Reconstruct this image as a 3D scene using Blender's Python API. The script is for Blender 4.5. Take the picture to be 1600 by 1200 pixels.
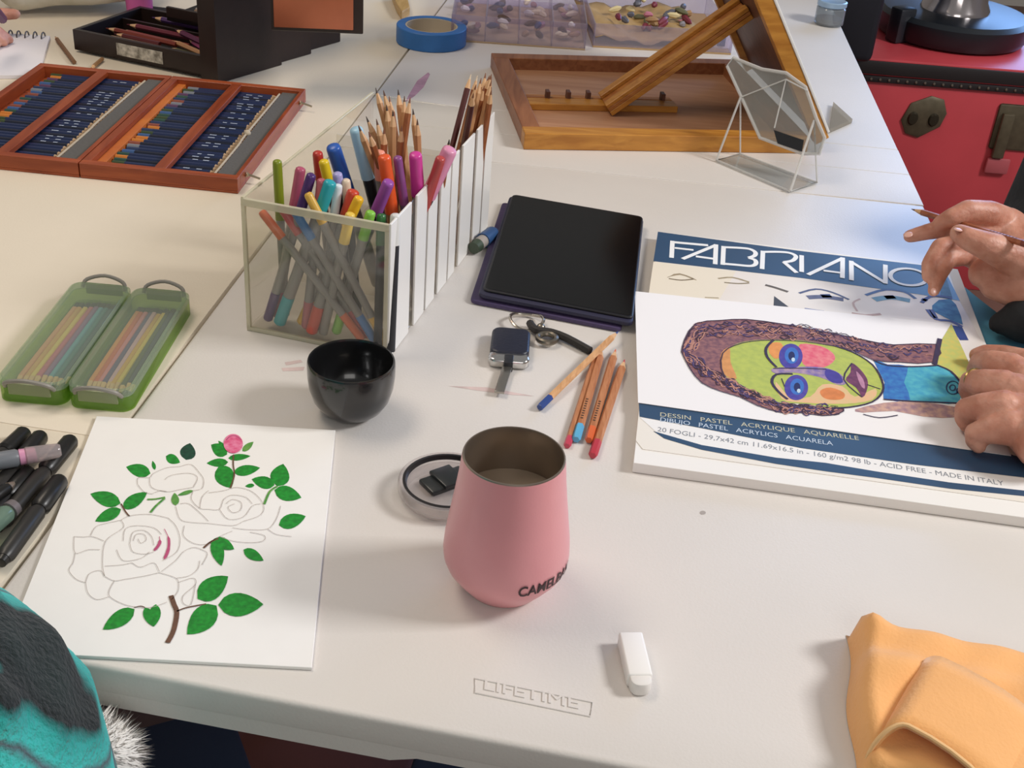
import bpy, bmesh, math, random
from mathutils import Vector, Matrix
random.seed(7)
for _o in list(bpy.data.objects): bpy.data.objects.remove(_o)
SC = bpy.context.scene; COL = SC.collection
# ---------------------------------------------------------------- camera
FPX, PITCH, ROLL, HC, TZ = 1936.59, 0.54780, 0.08051, 62.077, 0.74     # focal length in px, angles, height over the table (cm), table height (m)
_fw = Vector((0, math.cos(PITCH), -math.sin(PITCH))); _up0 = Vector((0, math.sin(PITCH), math.cos(PITCH))); _r0 = Vector((1, 0, 0))
RT = _r0*math.cos(ROLL) + _up0*math.sin(ROLL); UP = -_r0*math.sin(ROLL) + _up0*math.cos(ROLL); FW = _fw
cam = bpy.data.objects.new('camera', bpy.data.cameras.new('camera')); COL.objects.link(cam)
cam.data.sensor_width = 36; cam.data.lens = FPX/1600*36; cam.data.clip_start = 0.02
cam.matrix_world = Matrix(((RT.x, UP.x, -FW.x, 0), (RT.y, UP.y, -FW.y, 0), (RT.z, UP.z, -FW.z, TZ+HC/100), (0, 0, 0, 1)))
SC.camera = cam
SC.cycles.transparent_max_bounces = 32
# ---------------------------------------------------------------- light
SC.view_settings.view_transform = 'Standard'; SC.view_settings.look = 'None'
SC.view_settings.gamma = 1; SC.view_settings.use_curve_mapping = False; SC.view_settings.exposure = -0.19
W = bpy.data.worlds.new('room_light'); SC.world = W; W.use_nodes = True
W.node_tree.nodes['Background'].inputs[0].default_value = (1.0, 0.98, 0.96, 1); W.node_tree.nodes['Background'].inputs[1].default_value = 0.27
def area(name, loc, target, sx, sy, power, col):
    l = bpy.data.lights.new(name, 'AREA'); l.shape = 'RECTANGLE'; l.size = sx; l.size_y = sy; l.energy = power; l.color = col
    o = bpy.data.objects.new(name, l); COL.objects.link(o); o.location = loc
    o.rotation_euler = (Vector(target)-Vector(loc)).to_track_quat('-Z', 'Y').to_euler(); return o
area('window_light', (2.55, 1.0, 2.75), (-0.2, 0.85, 0.74), 0.65, 0.65, 82, (1.0, 0.99, 0.99))
area('far_window_light', (2.2, 4.4, 1.7), (0.7, 2.0, 0.74), 1.7, 1.3, 62, (0.26, 0.50, 1.0))
area('near_ceiling_lamp', (0.5, -1.5, 2.3), (0.1, 0.8, 0.74), 1.6, 0.9, 15, (1.0, 0.96, 0.92))
area('ceiling_lamp', (-1.0, 1.4, 2.7), (-0.6, 1.3, 0.74), 1.2, 0.6, 20, (1.0, 0.87, 0.72))

# ---------------------------------------------------------------- helpers
def U(px, py, z=0.0):
    """point (cm, z over the table top) on the horizontal plane z that stands at a pixel of the 1600x1200 photograph"""
    d = FW + RT*((px-800)/FPX) - UP*((py-600)/FPX); t = (z-HC)/d.z
    return Vector((d.x*t, d.y*t, z))
def crop(x0, y0, k): return lambda cx, cy, z=0.0: U(x0+cx/k, y0+cy/k, z)
def V(*a): return Vector(a)
def lin(h):
    h = h.lstrip('#'); c = [int(h[i:i+2], 16)/255 for i in (0, 2, 4)]
    return tuple((x/12.92 if x <= .04045 else ((x+.055)/1.055)**2.4) for x in c) + (1,)
MATS = {}
def mat(hexc, rough=.5, metal=0.0, var=0.0, vs=8.0, bump=0.0, bs=60.0, coat=0.0, hex2=None, sub=0.0, sheen=0.0, spec=.5, vstretch=None):
    key = (hexc, rough, metal, var, vs, bump, bs, coat, hex2, sub, sheen, spec, vstretch)
    if key in MATS: return MATS[key]
    m = bpy.data.materials.new('m_'+hexc.lstrip('#')); m.use_nodes = True; nt = m.node_tree; b = nt.nodes['Principled BSDF']
    b.inputs['Base Color'].default_value = lin(hexc); b.inputs['Roughness'].default_value = rough; b.inputs['Metallic'].default_value = metal
    b.inputs['Coat Weight'].default_value = coat; b.inputs['Specular IOR Level'].default_value = spec; b.inputs['Sheen Weight'].default_value = sheen
    if sub: b.inputs['Subsurface Weight'].default_value = sub; b.inputs['Subsurface Radius'].default_value = (1, .35, .2); b.inputs['Subsurface Scale'].default_value = .006
    tc = nt.nodes.new('ShaderNodeTexCoord'); src = tc.outputs['Object']
    if vstretch:
        mp = nt.nodes.new('ShaderNodeMapping'); mp.inputs['Scale'].default_value = vstretch; nt.links.new(src, mp.inputs['Vector']); src = mp.outputs[0]
    if var or hex2:
        n = nt.nodes.new('ShaderNodeTexNoise'); n.inputs['Scale'].default_value = vs; n.inputs['Detail'].default_value = 5; nt.links.new(src, n.inputs['Vector'])
        r = nt.nodes.new('ShaderNodeValToRGB'); c = lin(hexc); c2 = lin(hex2) if hex2 else tuple(max(0, x*(1-var)) for x in c[:3])+(1,)
        r.color_ramp.elements[0].position = .32; r.color_ramp.elements[1].position = .66; r.color_ramp.elements[0].color = c2; r.color_ramp.elements[1].color = c
        nt.links.new(n.outputs['Fac'], r.inputs['Fac']); nt.links.new(r.outputs[0], b.inputs['Base Color'])
    if bump:
        n2 = nt.nodes.new('ShaderNodeTexNoise'); n2.inputs['Scale'].default_value = bs; n2.inputs['Detail'].default_value = 3; nt.links.new(src, n2.inputs['Vector'])
        bp = nt.nodes.new('ShaderNodeBump'); bp.inputs['Strength'].default_value = bump; bp.inputs['Distance'].default_value = .002
        nt.links.new(n2.outputs['Fac'], bp.inputs['Height']); nt.links.new(bp.outputs[0], b.inputs['Normal'])
    MATS[key] = m; return m
def clear(tint='#ffffff', gloss=.12, rough=.06, haze=0.0, hazecol='#e8e8e8'):
    key = ('clear', tint, gloss, rough, haze, hazecol)
    if key in MATS: return MATS[key]
    m = bpy.data.materials.new('clear_plastic'); m.use_nodes = True; nt = m.node_tree; nt.nodes.clear()
    o = nt.nodes.new('ShaderNodeOutputMaterial'); t = nt.nodes.new('ShaderNodeBsdfTransparent'); t.inputs[0].default_value = lin(tint)
    g = nt.nodes.new('ShaderNodeBsdfGlossy'); g.inputs['Roughness'].default_value = rough
    fr = nt.nodes.new('ShaderNodeLayerWeight'); pw = nt.nodes.new('ShaderNodeMath'); pw.operation = 'POWER'; pw.inputs[1].default_value = 5; nt.links.new(fr.outputs['Facing'], pw.inputs[0])
    ma = nt.nodes.new('ShaderNodeMath'); ma.operation = 'MULTIPLY_ADD'; ma.inputs[1].default_value = .7; ma.inputs[2].default_value = gloss*.45; ma.use_clamp = True; nt.links.new(pw.outputs[0], ma.inputs[0])
    mx = nt.nodes.new('ShaderNodeMixShader'); nt.links.new(ma.outputs[0], mx.inputs[0]); nt.links.new(t.outputs[0], mx.inputs[1]); nt.links.new(g.outputs[0], mx.inputs[2])
    out = mx.outputs[0]
    if haze:
        d = nt.nodes.new('ShaderNodeBsdfDiffuse'); d.inputs[0].default_value = lin(hazecol)
        m2 = nt.nodes.new('ShaderNodeMixShader'); m2.inputs[0].default_value = haze; nt.links.new(out, m2.inputs[1]); nt.links.new(d.outputs[0], m2.inputs[2]); out = m2.outputs[0]
    nt.links.new(out, o.inputs[0]); MATS[key] = m; return m
def wood(c1, c2, axis='X', rough=.42, scale=14.0):
    key = ('wood', c1, c2, axis, rough, scale)
    if key in MATS: return MATS[key]
    m = bpy.data.materials.new('wood'); m.use_nodes = True; nt = m.node_tree; b = nt.nodes['Principled BSDF']; b.inputs['Roughness'].default_value = rough
    tc = nt.nodes.new('ShaderNodeTexCoord'); mp = nt.nodes.new('ShaderNodeMapping')
    mp.inputs['Scale'].default_value = {'X': (1, 9, 9), 'Y': (9, 1, 9), 'Z': (9, 9, 1)}[axis]; nt.links.new(tc.outputs['Object'], mp.inputs[0])
    n = nt.nodes.new('ShaderNodeTexNoise'); n.inputs['Scale'].default_value = scale; n.inputs['Detail'].default_value = 7; n.inputs['Distortion'].default_value = .6; nt.links.new(mp.outputs[0], n.inputs['Vector'])
    r = nt.nodes.new('ShaderNodeValToRGB'); r.color_ramp.elements[0].position = .3; r.color_ramp.elements[1].position = .7; r.color_ramp.elements[0].color = lin(c2); r.color_ramp.elements[1].color = lin(c1)
    nt.links.new(n.outputs['Fac'], r.inputs[0]); nt.links.new(r.outputs[0], b.inputs['Base Color'])
    bp = nt.nodes.new('ShaderNodeBump'); bp.inputs['Strength'].default_value = .12; bp.inputs['Distance'].default_value = .001; nt.links.new(n.outputs['Fac'], bp.inputs['Height']); nt.links.new(bp.outputs[0], b.inputs['Normal'])
    MATS[key] = m; return m
def B(): return bmesh.new()
def box(bm, c, s, R=None, bev=0.0, seg=2):
    t = bmesh.new(); bmesh.ops.create_cube(t, size=1); 
    for v in t.verts: v.co = Vector((v.co.x*s[0], v.co.y*s[1], v.co.z*s[2]))
    if bev: bmesh.ops.bevel(t, geom=list(t.edges), offset=bev, segments=seg, affect='EDGES', profile=.5)
    M = (R.to_4x4() if R is not None else Matrix.Identity(4)); M = Matrix.Translation(Vector(c)) @ M
    bmesh.ops.transform(t, matrix=M, verts=t.verts); join(bm, t)
def join(bm, t):
    m = {v: bm.verts.new(v.co) for v in t.verts}
    for f in t.faces:
        try: nf = bm.faces.new([m[v] for v in f.verts]); nf.material_index = f.material_index
        except ValueError: pass
    t.free()
def RZ(a): return Matrix.Rotation(math.radians(a), 3, 'Z')
def frame(d):
    d = Vector(d).normalized(); a = Vector((0, 0, 1)) if abs(d.z) < .95 else Vector((1, 0, 0)); x = a.cross(d).normalized(); return x, d.cross(x)
def rings(bm, rs, caps=True, closed=False):
    L = [[bm.verts.new(p) for p in r] for r in rs]; n = len(L[0]); K = len(L)
    for i in range(K if closed else K-1):
        a, b = L[i], L[(i+1) % K]
        for j in range(n): bm.faces.new((a[j], a[(j+1) % n], b[(j+1) % n], b[j]))
    if caps and not closed:
        bm.faces.new(list(reversed(L[0]))); bm.faces.new(L[-1])
def tube(bm, pts, r, n=10, caps=True, closed=False):
    pts = [Vector(p) for p in pts]; K = len(pts); rr = r if isinstance(r, (list, tuple)) else [r]*K; out = []; px = None
    for i, p in enumerate(pts):
        if closed: d = pts[(i+1) % K]-pts[i-1]
        else: d = pts[min(i+1, K-1)]-pts[max(i-1, 0)]
        if px is None: x, y = frame(d)
        else:
            d.normalize(); x = (px-d*px.dot(d)).normalized(); y = d.cross(x)
        px = x; out.append([p+(x*math.cos(2*math.pi*j/n)+y*math.sin(2*math.pi*j/n))*rr[i] for j in range(n)])
    rings(bm, out, caps, closed)
def cyl(bm, a, b, r0, r1=None, n=12): tube(bm, [a, b], [r0, r0 if r1 is None else r1], n)
def lathe(bm, c, prof, n=48, closed=False, caps=True):
    c = Vector(c); rings(bm, [[c+Vector((r*math.cos(2*math.pi*j/n), r*math.sin(2*math.pi*j/n), z)) for j in range(n)] for r, z in prof], caps=caps and not closed, closed=closed)
def prism(bm, pts, z0, z1, bev=0.0, seg=2):
    t = bmesh.new(); lo = [t.verts.new((p[0], p[1], z0)) for p in pts]; hi = [t.verts.new((p[0], p[1], z1)) for p in pts]; n = len(pts)
    t.faces.new(list(reversed(lo))); t.faces.new(hi)
    for i in range(n): t.faces.new((lo[i], lo[(i+1) % n], hi[(i+1) % n], hi[i]))
    bmesh.ops.recalc_face_normals(t, faces=t.faces)
    if bev: bmesh.ops.bevel(t, geom=[e for e in t.edges if abs(e.verts[0].co.z-e.verts[1].co.z) < 1e-6], offset=bev, segments=seg, affect='EDGES', profile=.5)
    join(bm, t)
def poly(bm, pts):
    f = bm.faces.new([bm.verts.new(p) for p in pts])
    f.normal_update()
    if f.normal.z < 0: f.normal_flip()
def ribbon(bm, pts, w):
    pts = [Vector(p) for p in pts]; K = len(pts); w = w if isinstance(w, (list, tuple)) else [w]*K; l = []; r = []
    for i, p in enumerate(pts):
        d = pts[min(i+1, K-1)]-pts[max(i-1, 0)]; d.z = 0
        if d.length < 1e-6: d = Vector((1, 0, 0))
        d.normalize(); nrm = Vector((-d.y, d.x, 0))*w[i]*.5; l.append(bm.verts.new(p+nrm)); r.append(bm.verts.new(p-nrm))
    for i in range(K-1): bm.faces.new((r[i], r[i+1], l[i+1], l[i]))
def smooth_pts(pts, k=4, closed=False):
    pts = [Vector(p) for p in pts]; n = len(pts); out = []
    g = (lambda i: pts[i % n]) if closed else (lambda i: pts[max(0, min(n-1, i))])
    for i in range(n if closed else n-1):
        p0, p1, p2, p3 = g(i-1), g(i), g(i+1), g(i+2)
        for s in range(k):
            t = s/k; out.append(.5*((2*p1)+(p2-p0)*t+(2*p0-5*p1+4*p2-p3)*t*t+(3*p1-p0-3*p2+p3)*t**3))
    if not closed: out.append(pts[-1])
    return out
def roundrect(w, d, r, k=5):
    o = []
    for cx, cy, a0 in ((w/2-r, d/2-r, 0), (-w/2+r, d/2-r, 90), (-w/2+r, -d/2+r, 180), (w/2-r, -d/2+r, 270)):
        for i in range(k+1):
            a = math.radians(a0+90*i/k); o.append((cx+r*math.cos(a), cy+r*math.sin(a)))
    return o
def place(pts, c, ang):
    a = math.radians(ang); return [(c[0]+x*math.cos(a)-y*math.sin(a), c[1]+x*math.sin(a)+y*math.cos(a)) for x, y in pts]
def ellipse(f, cx, cy, rx, ry, z, n=28, rot=0):
    a = math.radians(rot); return [f(cx+rx*math.cos(t)*math.cos(a)-ry*math.sin(t)*math.sin(a), cy+rx*math.cos(t)*math.sin(a)+ry*math.sin(t)*math.cos(a), z) for t in [2*math.pi*i/n for i in range(n)]]
def M3(p): return Vector((p[0]*.01, p[1]*.01, TZ+p[2]*.01))
def rootloc(o):
    while o.parent: o = o.parent
    return o.location.copy()
def meshobj(name, bm, m, parent=None, origin=None, smooth=35, recalc=True):
    if recalc: bmesh.ops.recalc_face_normals(bm, faces=bm.faces)
    O = rootloc(parent) if parent else M3(origin if origin is not None else (0, 0, 0))
    for v in bm.verts: v.co = M3(v.co)-O
    me = bpy.data.meshes.new(name); bm.to_mesh(me); bm.free()
    for mm in (m if isinstance(m, (list, tuple)) else [m]): me.materials.append(mm)
    if smooth:
        me.polygons.foreach_set('use_smooth', [True]*len(me.polygons)); me.set_sharp_from_angle(angle=math.radians(smooth))
    o = bpy.data.objects.new(name, me); COL.objects.link(o)
    if parent: o.parent = parent
    else: o.location = O
    return o
def tag(o, label, cat, group=None):
    o['label'] = label; o['category'] = cat
    if group: o['group'] = group
    return o
def thing(name, label, cat, origin=(0, 0, 0), group=None):
    o = bpy.data.objects.new(name, None); o.empty_display_size = .02; COL.objects.link(o); o.location = M3(origin); return tag(o, label, cat, group)
def struct(o): o['kind'] = 'structure'; return o
def stuff(o): o['kind'] = 'stuff'; return o
def copytree(o, parent=None):
    c = o.copy(); COL.objects.link(c); c.parent = parent
    for ch in [x for x in bpy.data.objects if x.parent == o]: copytree(ch, c)
    return c
def flat(name, pts, m, parent, strip=None):      # printed / drawn shape lying on a sheet
    bm = B()
    if strip: ribbon(bm, pts, strip)
    else: poly(bm, pts)
    return meshobj(name, bm, m, parent, smooth=0, recalc=False)
def text_into(bm, body, f, size=1.0, shear=0.0, extrude=0.0, bold=0.0):
    cu = bpy.data.curves.new('t', 'FONT'); cu.body = body; cu.size = size; cu.shear = shear; cu.resolution_u = 3
    cu.align_x = 'LEFT'; cu.extrude = extrude; cu.offset = bold
    o = bpy.data.objects.new('t', cu); COL.objects.link(o); dg = bpy.context.evaluated_depsgraph_get()
    me = o.evaluated_get(dg).to_mesh(); vs = [bm.verts.new(f(*v.co)) for v in me.vertices]
    for p in me.polygons:
        try: bm.faces.new([vs[i] for i in p.vertices])
        except ValueError: pass
    w = max((v.co.x for v in me.vertices), default=0)
    o.evaluated_get(dg).to_mesh_clear(); bpy.data.objects.remove(o); bpy.data.curves.remove(cu); return w
def remeshed(name, bm, m, parent=None, origin=None, voxel=.2, it=6):
    """union of overlapping closed shapes grown into one continuous skin"""
    bmesh.ops.recalc_face_normals(bm, faces=bm.faces)
    me = bpy.data.meshes.new('tmp'); bm.to_mesh(me); bm.free(); o = bpy.data.objects.new('tmp', me); COL.objects.link(o)
    r = o.modifiers.new('r', 'REMESH'); r.mode = 'VOXEL'; r.voxel_size = voxel; s = o.modifiers.new('s', 'SMOOTH'); s.factor = .5; s.iterations = it
    dg = bpy.context.evaluated_depsgraph_get(); e = o.evaluated_get(dg); nb = bmesh.new(); nb.from_mesh(e.data); bpy.data.objects.remove(o); bpy.data.meshes.remove(me)
    return meshobj(name, nb, m, parent, origin, smooth=80, recalc=False)
def ball(bm, c, r, k=2):
    t = bmesh.new(); bmesh.ops.create_icosphere(t, subdivisions=k, radius=1)
    rr = r if isinstance(r, (tuple, list)) else (r, r, r)
    for v in t.verts: v.co = Vector((v.co.x*rr[0], v.co.y*rr[1], v.co.z*rr[2]))+Vector(c)
    join(bm, t)
def chain(bm, pts):       # [(point, radius), ...] tapered capsule chain
    for i, (p, r) in enumerate(pts):
        ball(bm, p, r)
        if i: cyl(bm, pts[i-1][0], p, pts[i-1][1], r, 14)

# ================================================================ SETTING: floor
m_table = mat('#dcd6d0', rough=.42, var=.05, vs=5, bump=.10, bs=420, spec=.4)
m_table_warm = mat('#e2d6c2', rough=.42, var=.05, vs=4, bump=.10, bs=420)
bm = B(); box(bm, (0, 150, -76), (900, 900, 4)); struct(meshobj('floor', bm, mat('#7d6257', rough=.6, var=.25, vs=3, bump=.2, bs=30), smooth=0))

# ---------------------------------------------------------------- folding tables
def lerp(a, b, t): return a+(b-a)*t
LE = lambda y: -31.3+(y-112)*.1000          # left edge of the folding table
RE = lambda y: 52.6+(y-156)*.0610           # right edge
FE = lambda x: 56.9-(x-1)*.138              # front edge
tb = thing('folding_table', 'large off-white plastic folding table with raised logo lettering at its end', 'table', (10, 150, -74))
def panel_poly(y0, y1, inset=0.0, slope=-.056):
    return [(LE(y0)+inset, y0), (RE(y0)-inset, y0+slope*80), (RE(y1)-inset, y1+slope*80), (LE(y1)+inset, y1)]
FLc, FRc = (LE(61.8), FE(LE(61.8))), (RE(51), FE(RE(51)))
def arc(c, p, q, k=5):   # rounded corner c between points p and q
    return [tuple((Vector(p)*(1-t)**2+Vector(c)*2*t*(1-t)+Vector(q)*t*t)) for t in [i/k for i in range(k+1)]]
def y_line(y0): return [(LE(y0), y0), (RE(y0), y0-.056*(RE(y0)-LE(y0)))]
fold = [y_line(160.3), y_line(171.3), y_line(181.2)]
G = .07
def off(line, d): return [(x, y+d) for x, y in line]
bm = B(); fl = arc(FLc, (LE(67), 67), (FLc[0]+5, FE(FLc[0]+5))); fr = arc(FRc, (FRc[0]-5, FE(FRc[0]-5)), (RE(57), 57))
e0 = off(fold[0], -G); prism(bm, fl+fr+[e0[1], e0[0]], -2.6, 0, .4, 3); meshobj('table_panel', bm, m_table, tb)
for i in range(2):
    a, b = off(fold[i], G), off(fold[i+1], -G); bm = B(); prism(bm, [a[0], a[1], b[1], b[0]], -2, 0, .06, 1); meshobj('table_panel', bm, m_table, tb)
a = off(fold[2], G); bm = B(); prism(bm, [a[0], a[1], (RE(300), 296), (LE(300), 300)], -4.2, 0, .1, 1); meshobj('table_panel', bm, m_table, tb)
bm = B(); prism(bm, [(LE(150)+1, 150), (RE(150)-1, 147), (RE(190)-1, 186), (LE(190)+1, 190)], -2.6, -.12); meshobj('hinge_strip', bm, m_table, tb)
# hanging skirt lip in front with the shallow step the photograph shows
bm = B(); sk = []
for i in range(41):
    x = lerp(LE(62)+4, RE(52)-4, i/40); drop = -3.7 if x < -6.0 else (-3.05 if x > -4.3 else lerp(-3.7, -3.05, (x+6)/1.7)); sk.append((x, FE(x)+.03, drop))
L = []
for x, y, dz in sk: L.append([bm.verts.new(p) for p in ((x, y, -2.0), (x, y, dz), (x, y+.5, dz), (x, y+.5, -2.0))])
for i in range(40):
    for j in range(4): bm.faces.new((L[i][j], L[i][(j+1) % 4], L[i+1][(j+1) % 4], L[i+1][j]))
bm.faces.new(L[0]); bm.faces.new(L[-1]); meshobj('skirt', bm, m_table, tb)
for x, y in ((-22, 106), (40, 100), (-8, 270), (48, 266)):
    bm = B(); cyl(bm, (x, y, -74), (x, y, -2.6), 1.3); meshobj('leg', bm, mat('#8f9295', .35, .8), tb)
# raised maker lettering in its frame
lo, lx = U(742, 1083), (U(922, 1120)-U(742, 1083)); ly = U(740, 1060)-U(742, 1083); ul, uv = lx.normalized(), ly.normalized(); WL, HL = lx.length, ly.length
fL = lambda u, v, z: lo+ul*u+uv*v+V(0, 0, z)
bm = B(); w1 = text_into(bm, 'LIFETIME', lambda x, y, z: fL(.55+x*.80, .48+y, .02+z), 1.55, shear=.18, extrude=.05); s = (WL-1.1)/(w1*.80)
bm.free(); bm = B(); text_into(bm, 'LIFETIME', lambda x, y, z: fL(.55+x*.80*s, .48+y, .02+z), 1.55, shear=.12, extrude=.05); meshobj('logo_lettering', bm, m_table, tb, smooth=0)
bm = B(); q = [fL(0, 0, .02), fL(WL, 0, .02), fL(WL+.35, HL, .02), fL(.1, HL, .02)]; tube(bm, q, .07, 6, closed=True); meshobj('logo_frame', bm, m_table, tb)
# stains on the top
m_ink = mat('#c79ab0', .6, var=.3, vs=60); m_pk = mat('#d9c2bd', .6, var=.2, vs=60)
flat('ink_stain', [U(*p, .015) for p in ((669, 113), (672, 116), (662, 136), (648, 150), (633, 160), (640, 146), (652, 126))], m_ink, tb)
flat('ink_stain', [U(*p, .015) for p in ((445, 566), (470, 562), (473, 566), (447, 571))], m_pk, tb); flat('ink_stain', [U(*p, .015) for p in ((440, 575), (476, 573), (474, 579), (442, 580))], m_pk, tb)
flat('ink_stain', [U(*p, .015) for p in ((700, 603), (760, 605), (835, 619), (800, 617), (745, 610))], m_pk, tb)
flat('dirt_spot', ellipse(crop(0, 0, 1), 1098, 801, 5, 3, .015, 10), mat('#a9a19c', .7), tb)

lt = thing('side_table', 'cream plastic table holding the pencil cases and dark art case', 'table', (-90, 180, -74))
Lx = lambda y: LE(y)-.35
bm = B(); prism(bm, [(-122, 68), (Lx(60), 60), (Lx(88.6), 87.2), (-122, 97.2)], -4.2, 0, .15, 2); meshobj('table_panel', bm, m_table_warm, lt)
bm = B(); prism(bm, [(-122, 97.4), (Lx(88.6), 87.4), (Lx(300), 300), (-122, 300)], -4.2, 0, .15, 2); meshobj('table_panel', bm, m_table_warm, lt)
bm = B(); prism(bm, [(-120, 80), (Lx(70)-1, 70), (Lx(100)-1, 95), (-120, 112)], -4.0, -.1); meshobj('hinge_strip', bm, m_table_warm, lt)
for x, y in ((-112, 85), (-46, 104), (-112, 285), (-30, 285)):
    bm = B(); cyl(bm, (x, y, -74), (x, y, -4), 1.3); meshobj('leg', bm, mat('#8f9295', .35, .8), lt)

# ================================================================ OBJECTS: rose drawing on white card
m_paper = mat('#f3f0ec', .65, var=.02, vs=40)
c1 = crop(90, 640, 2.927); RZC = .33
tl, tr, br = U(151, 650, .3), U(524, 672, .3), U(487, 1043, .3); dn = br-tr; rt = tr-tl
card = thing('rose_drawing_card', 'white card with line-drawn roses, green leaves and one pink bud', 'drawing', ((tl+br)/2)[:2]+(0,))
bm = B(); prism(bm, [tl[:2], tr[:2], br[:2], (tl+dn)[:2]], 0.02, .3, .03, 1); meshobj('card', bm, m_paper, card)
m_leaf = mat('#14962a', .7, hex2='#0a741e', vs=260); m_leafd = mat('#0c4a33', .7, hex2='#083326', vs=260); m_leafl = mat('#6aa04a', .7, hex2='#3f8a38', vs=200)
m_stem = mat('#6f4c38', .7, var=.3, vs=200); m_line = mat('#b9aea6', .8); m_bud = mat('#d8507e', .7, hex2='#ec8fb0', vs=200); m_pst = mat('#c2527c', .7, var=.2, vs=200)
def leafshape(a, b, w, z=RZC, f=c1, n=8, skew=.42):
    up_, lo_ = [], []
    for i in range(1, n):
        t = i/n; x, y = lerp(a[0], b[0], t), lerp(a[1], b[1], t); L_ = math.hypot(b[0]-a[0], b[1]-a[1]); nx, ny = -(b[1]-a[1])/L_, (b[0]-a[0])/L_
        h = w*(math.sin(math.pi*t**(.8 if skew < .5 else 1.2))**.8); up_.append((x+nx*h, y+ny*h)); lo_.append((x-nx*h, y-ny*h))
    return [f(*p, z) for p in [a]+up_+[b]+lo_[::-1]]
LZ = RZC-.02
for a, b, w, mm in (((425, 292), (313, 262), 30, m_leaf), ((445, 275), (434, 234), 9, m_leaf), ((495, 213), (560, 242), 22, m_leaf), ((588, 230), (606, 153), 36, m_leafd),
        ((775, 205), (702, 160), 30, m_leaf), ((775, 190), (735, 142), 11, m_leaf), ((845, 190), (896, 147), 14, m_leafl), ((780, 222), (882, 212), 15, m_leaf), ((780, 240), (682, 245), 19, m_leaf),
        ((738, 258), (795, 358), 44, m_leaf), ((805, 287), (926, 266), 24, m_leaf), ((992, 345), (888, 318), 28, m_leaf), ((1005, 350), (1032, 248), 44, m_leaf), ((992, 368), (1115, 402), 34, m_leaf),
        ((900, 345), (858, 350), 9, m_leaf), ((1012, 528), (1135, 487), 33, m_leaf), ((288, 428), (150, 385), 34, m_leaf), ((290, 455), (172, 510), 27, m_leaf), ((298, 450), (410, 378), 29, m_leaf),
        ((620, 370), (548, 392), 9, m_leafl), ((540, 438), (535, 380), 18, m_leafl), ((850, 640), (942, 690), 24, m_leaf), ((640, 865), (780, 762), 50, m_leaf), ((735, 893), (941, 890), 54, m_leaf),
        ((727, 896), (592, 1027), 54, m_leaf), ((352, 912), (207, 1005), 36, m_leaf), ((400, 905), (440, 992), 24, m_leaf), ((450, 890), (440, 992), 26, m_leaf), ((716, 590), (750, 714), 30, m_leaf), ((716, 590), (808, 638), 26, m_leaf)):
    LZ += .0015; flat('drawn_leaf', leafshape(a, b, w, LZ), mm, card)
def st(pts, w, mm, nm='drawn_line', f=c1, z=RZC+.03, k=4): return flat(nm, smooth_pts([f(*p, z) for p in pts], k), mm, card, w)
st([(518, 850), (532, 890), (545, 930), (530, 1010), (502, 1066)], .36, m_stem, 'drawn_stem'); st([(545, 922), (590, 905), (680, 888)], .12, m_stem, 'drawn_stem')
st([(805, 205), (803, 250), (808, 300), (790, 358)], .12, m_stem, 'drawn_stem'); st([(290, 430), (310, 465), (328, 487)], .12, m_stem, 'drawn_stem'); st([(668, 632), (700, 605), (735, 588)], .18, m_stem, 'drawn_stem')
st([(410, 410), (450, 408), (492, 400)], .18, m_leafl, 'drawn_stem'); st([(490, 405), (450, 440), (425, 470)], .2, m_leafl, 'drawn_stem'); st([(1005, 350), (970, 375), (945, 432)], .2, m_leafl, 'drawn_stem'); st([(350, 905), (380, 898), (400, 905)], .08, m_stem, 'drawn_stem')
flat('drawn_bud', ellipse(c1, 803, 155, 44, 44, RZC+.034), m_bud, card); st([(770, 140), (790, 122), (815, 120), (840, 138)], .12, m_pst, 'drawn_bud_edge', z=RZC+.04)
st([(488, 545), (508, 590), (506, 640), (488, 684)], [.05]*4+[.2]*4+[.25]*4+[.05], m_pst, 'drawn_petal_mark'); st([(466, 580), (466, 612), (442, 645)], [.05]*3+[.25]*5+[.08], m_pst, 'drawn_petal_mark')
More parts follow.
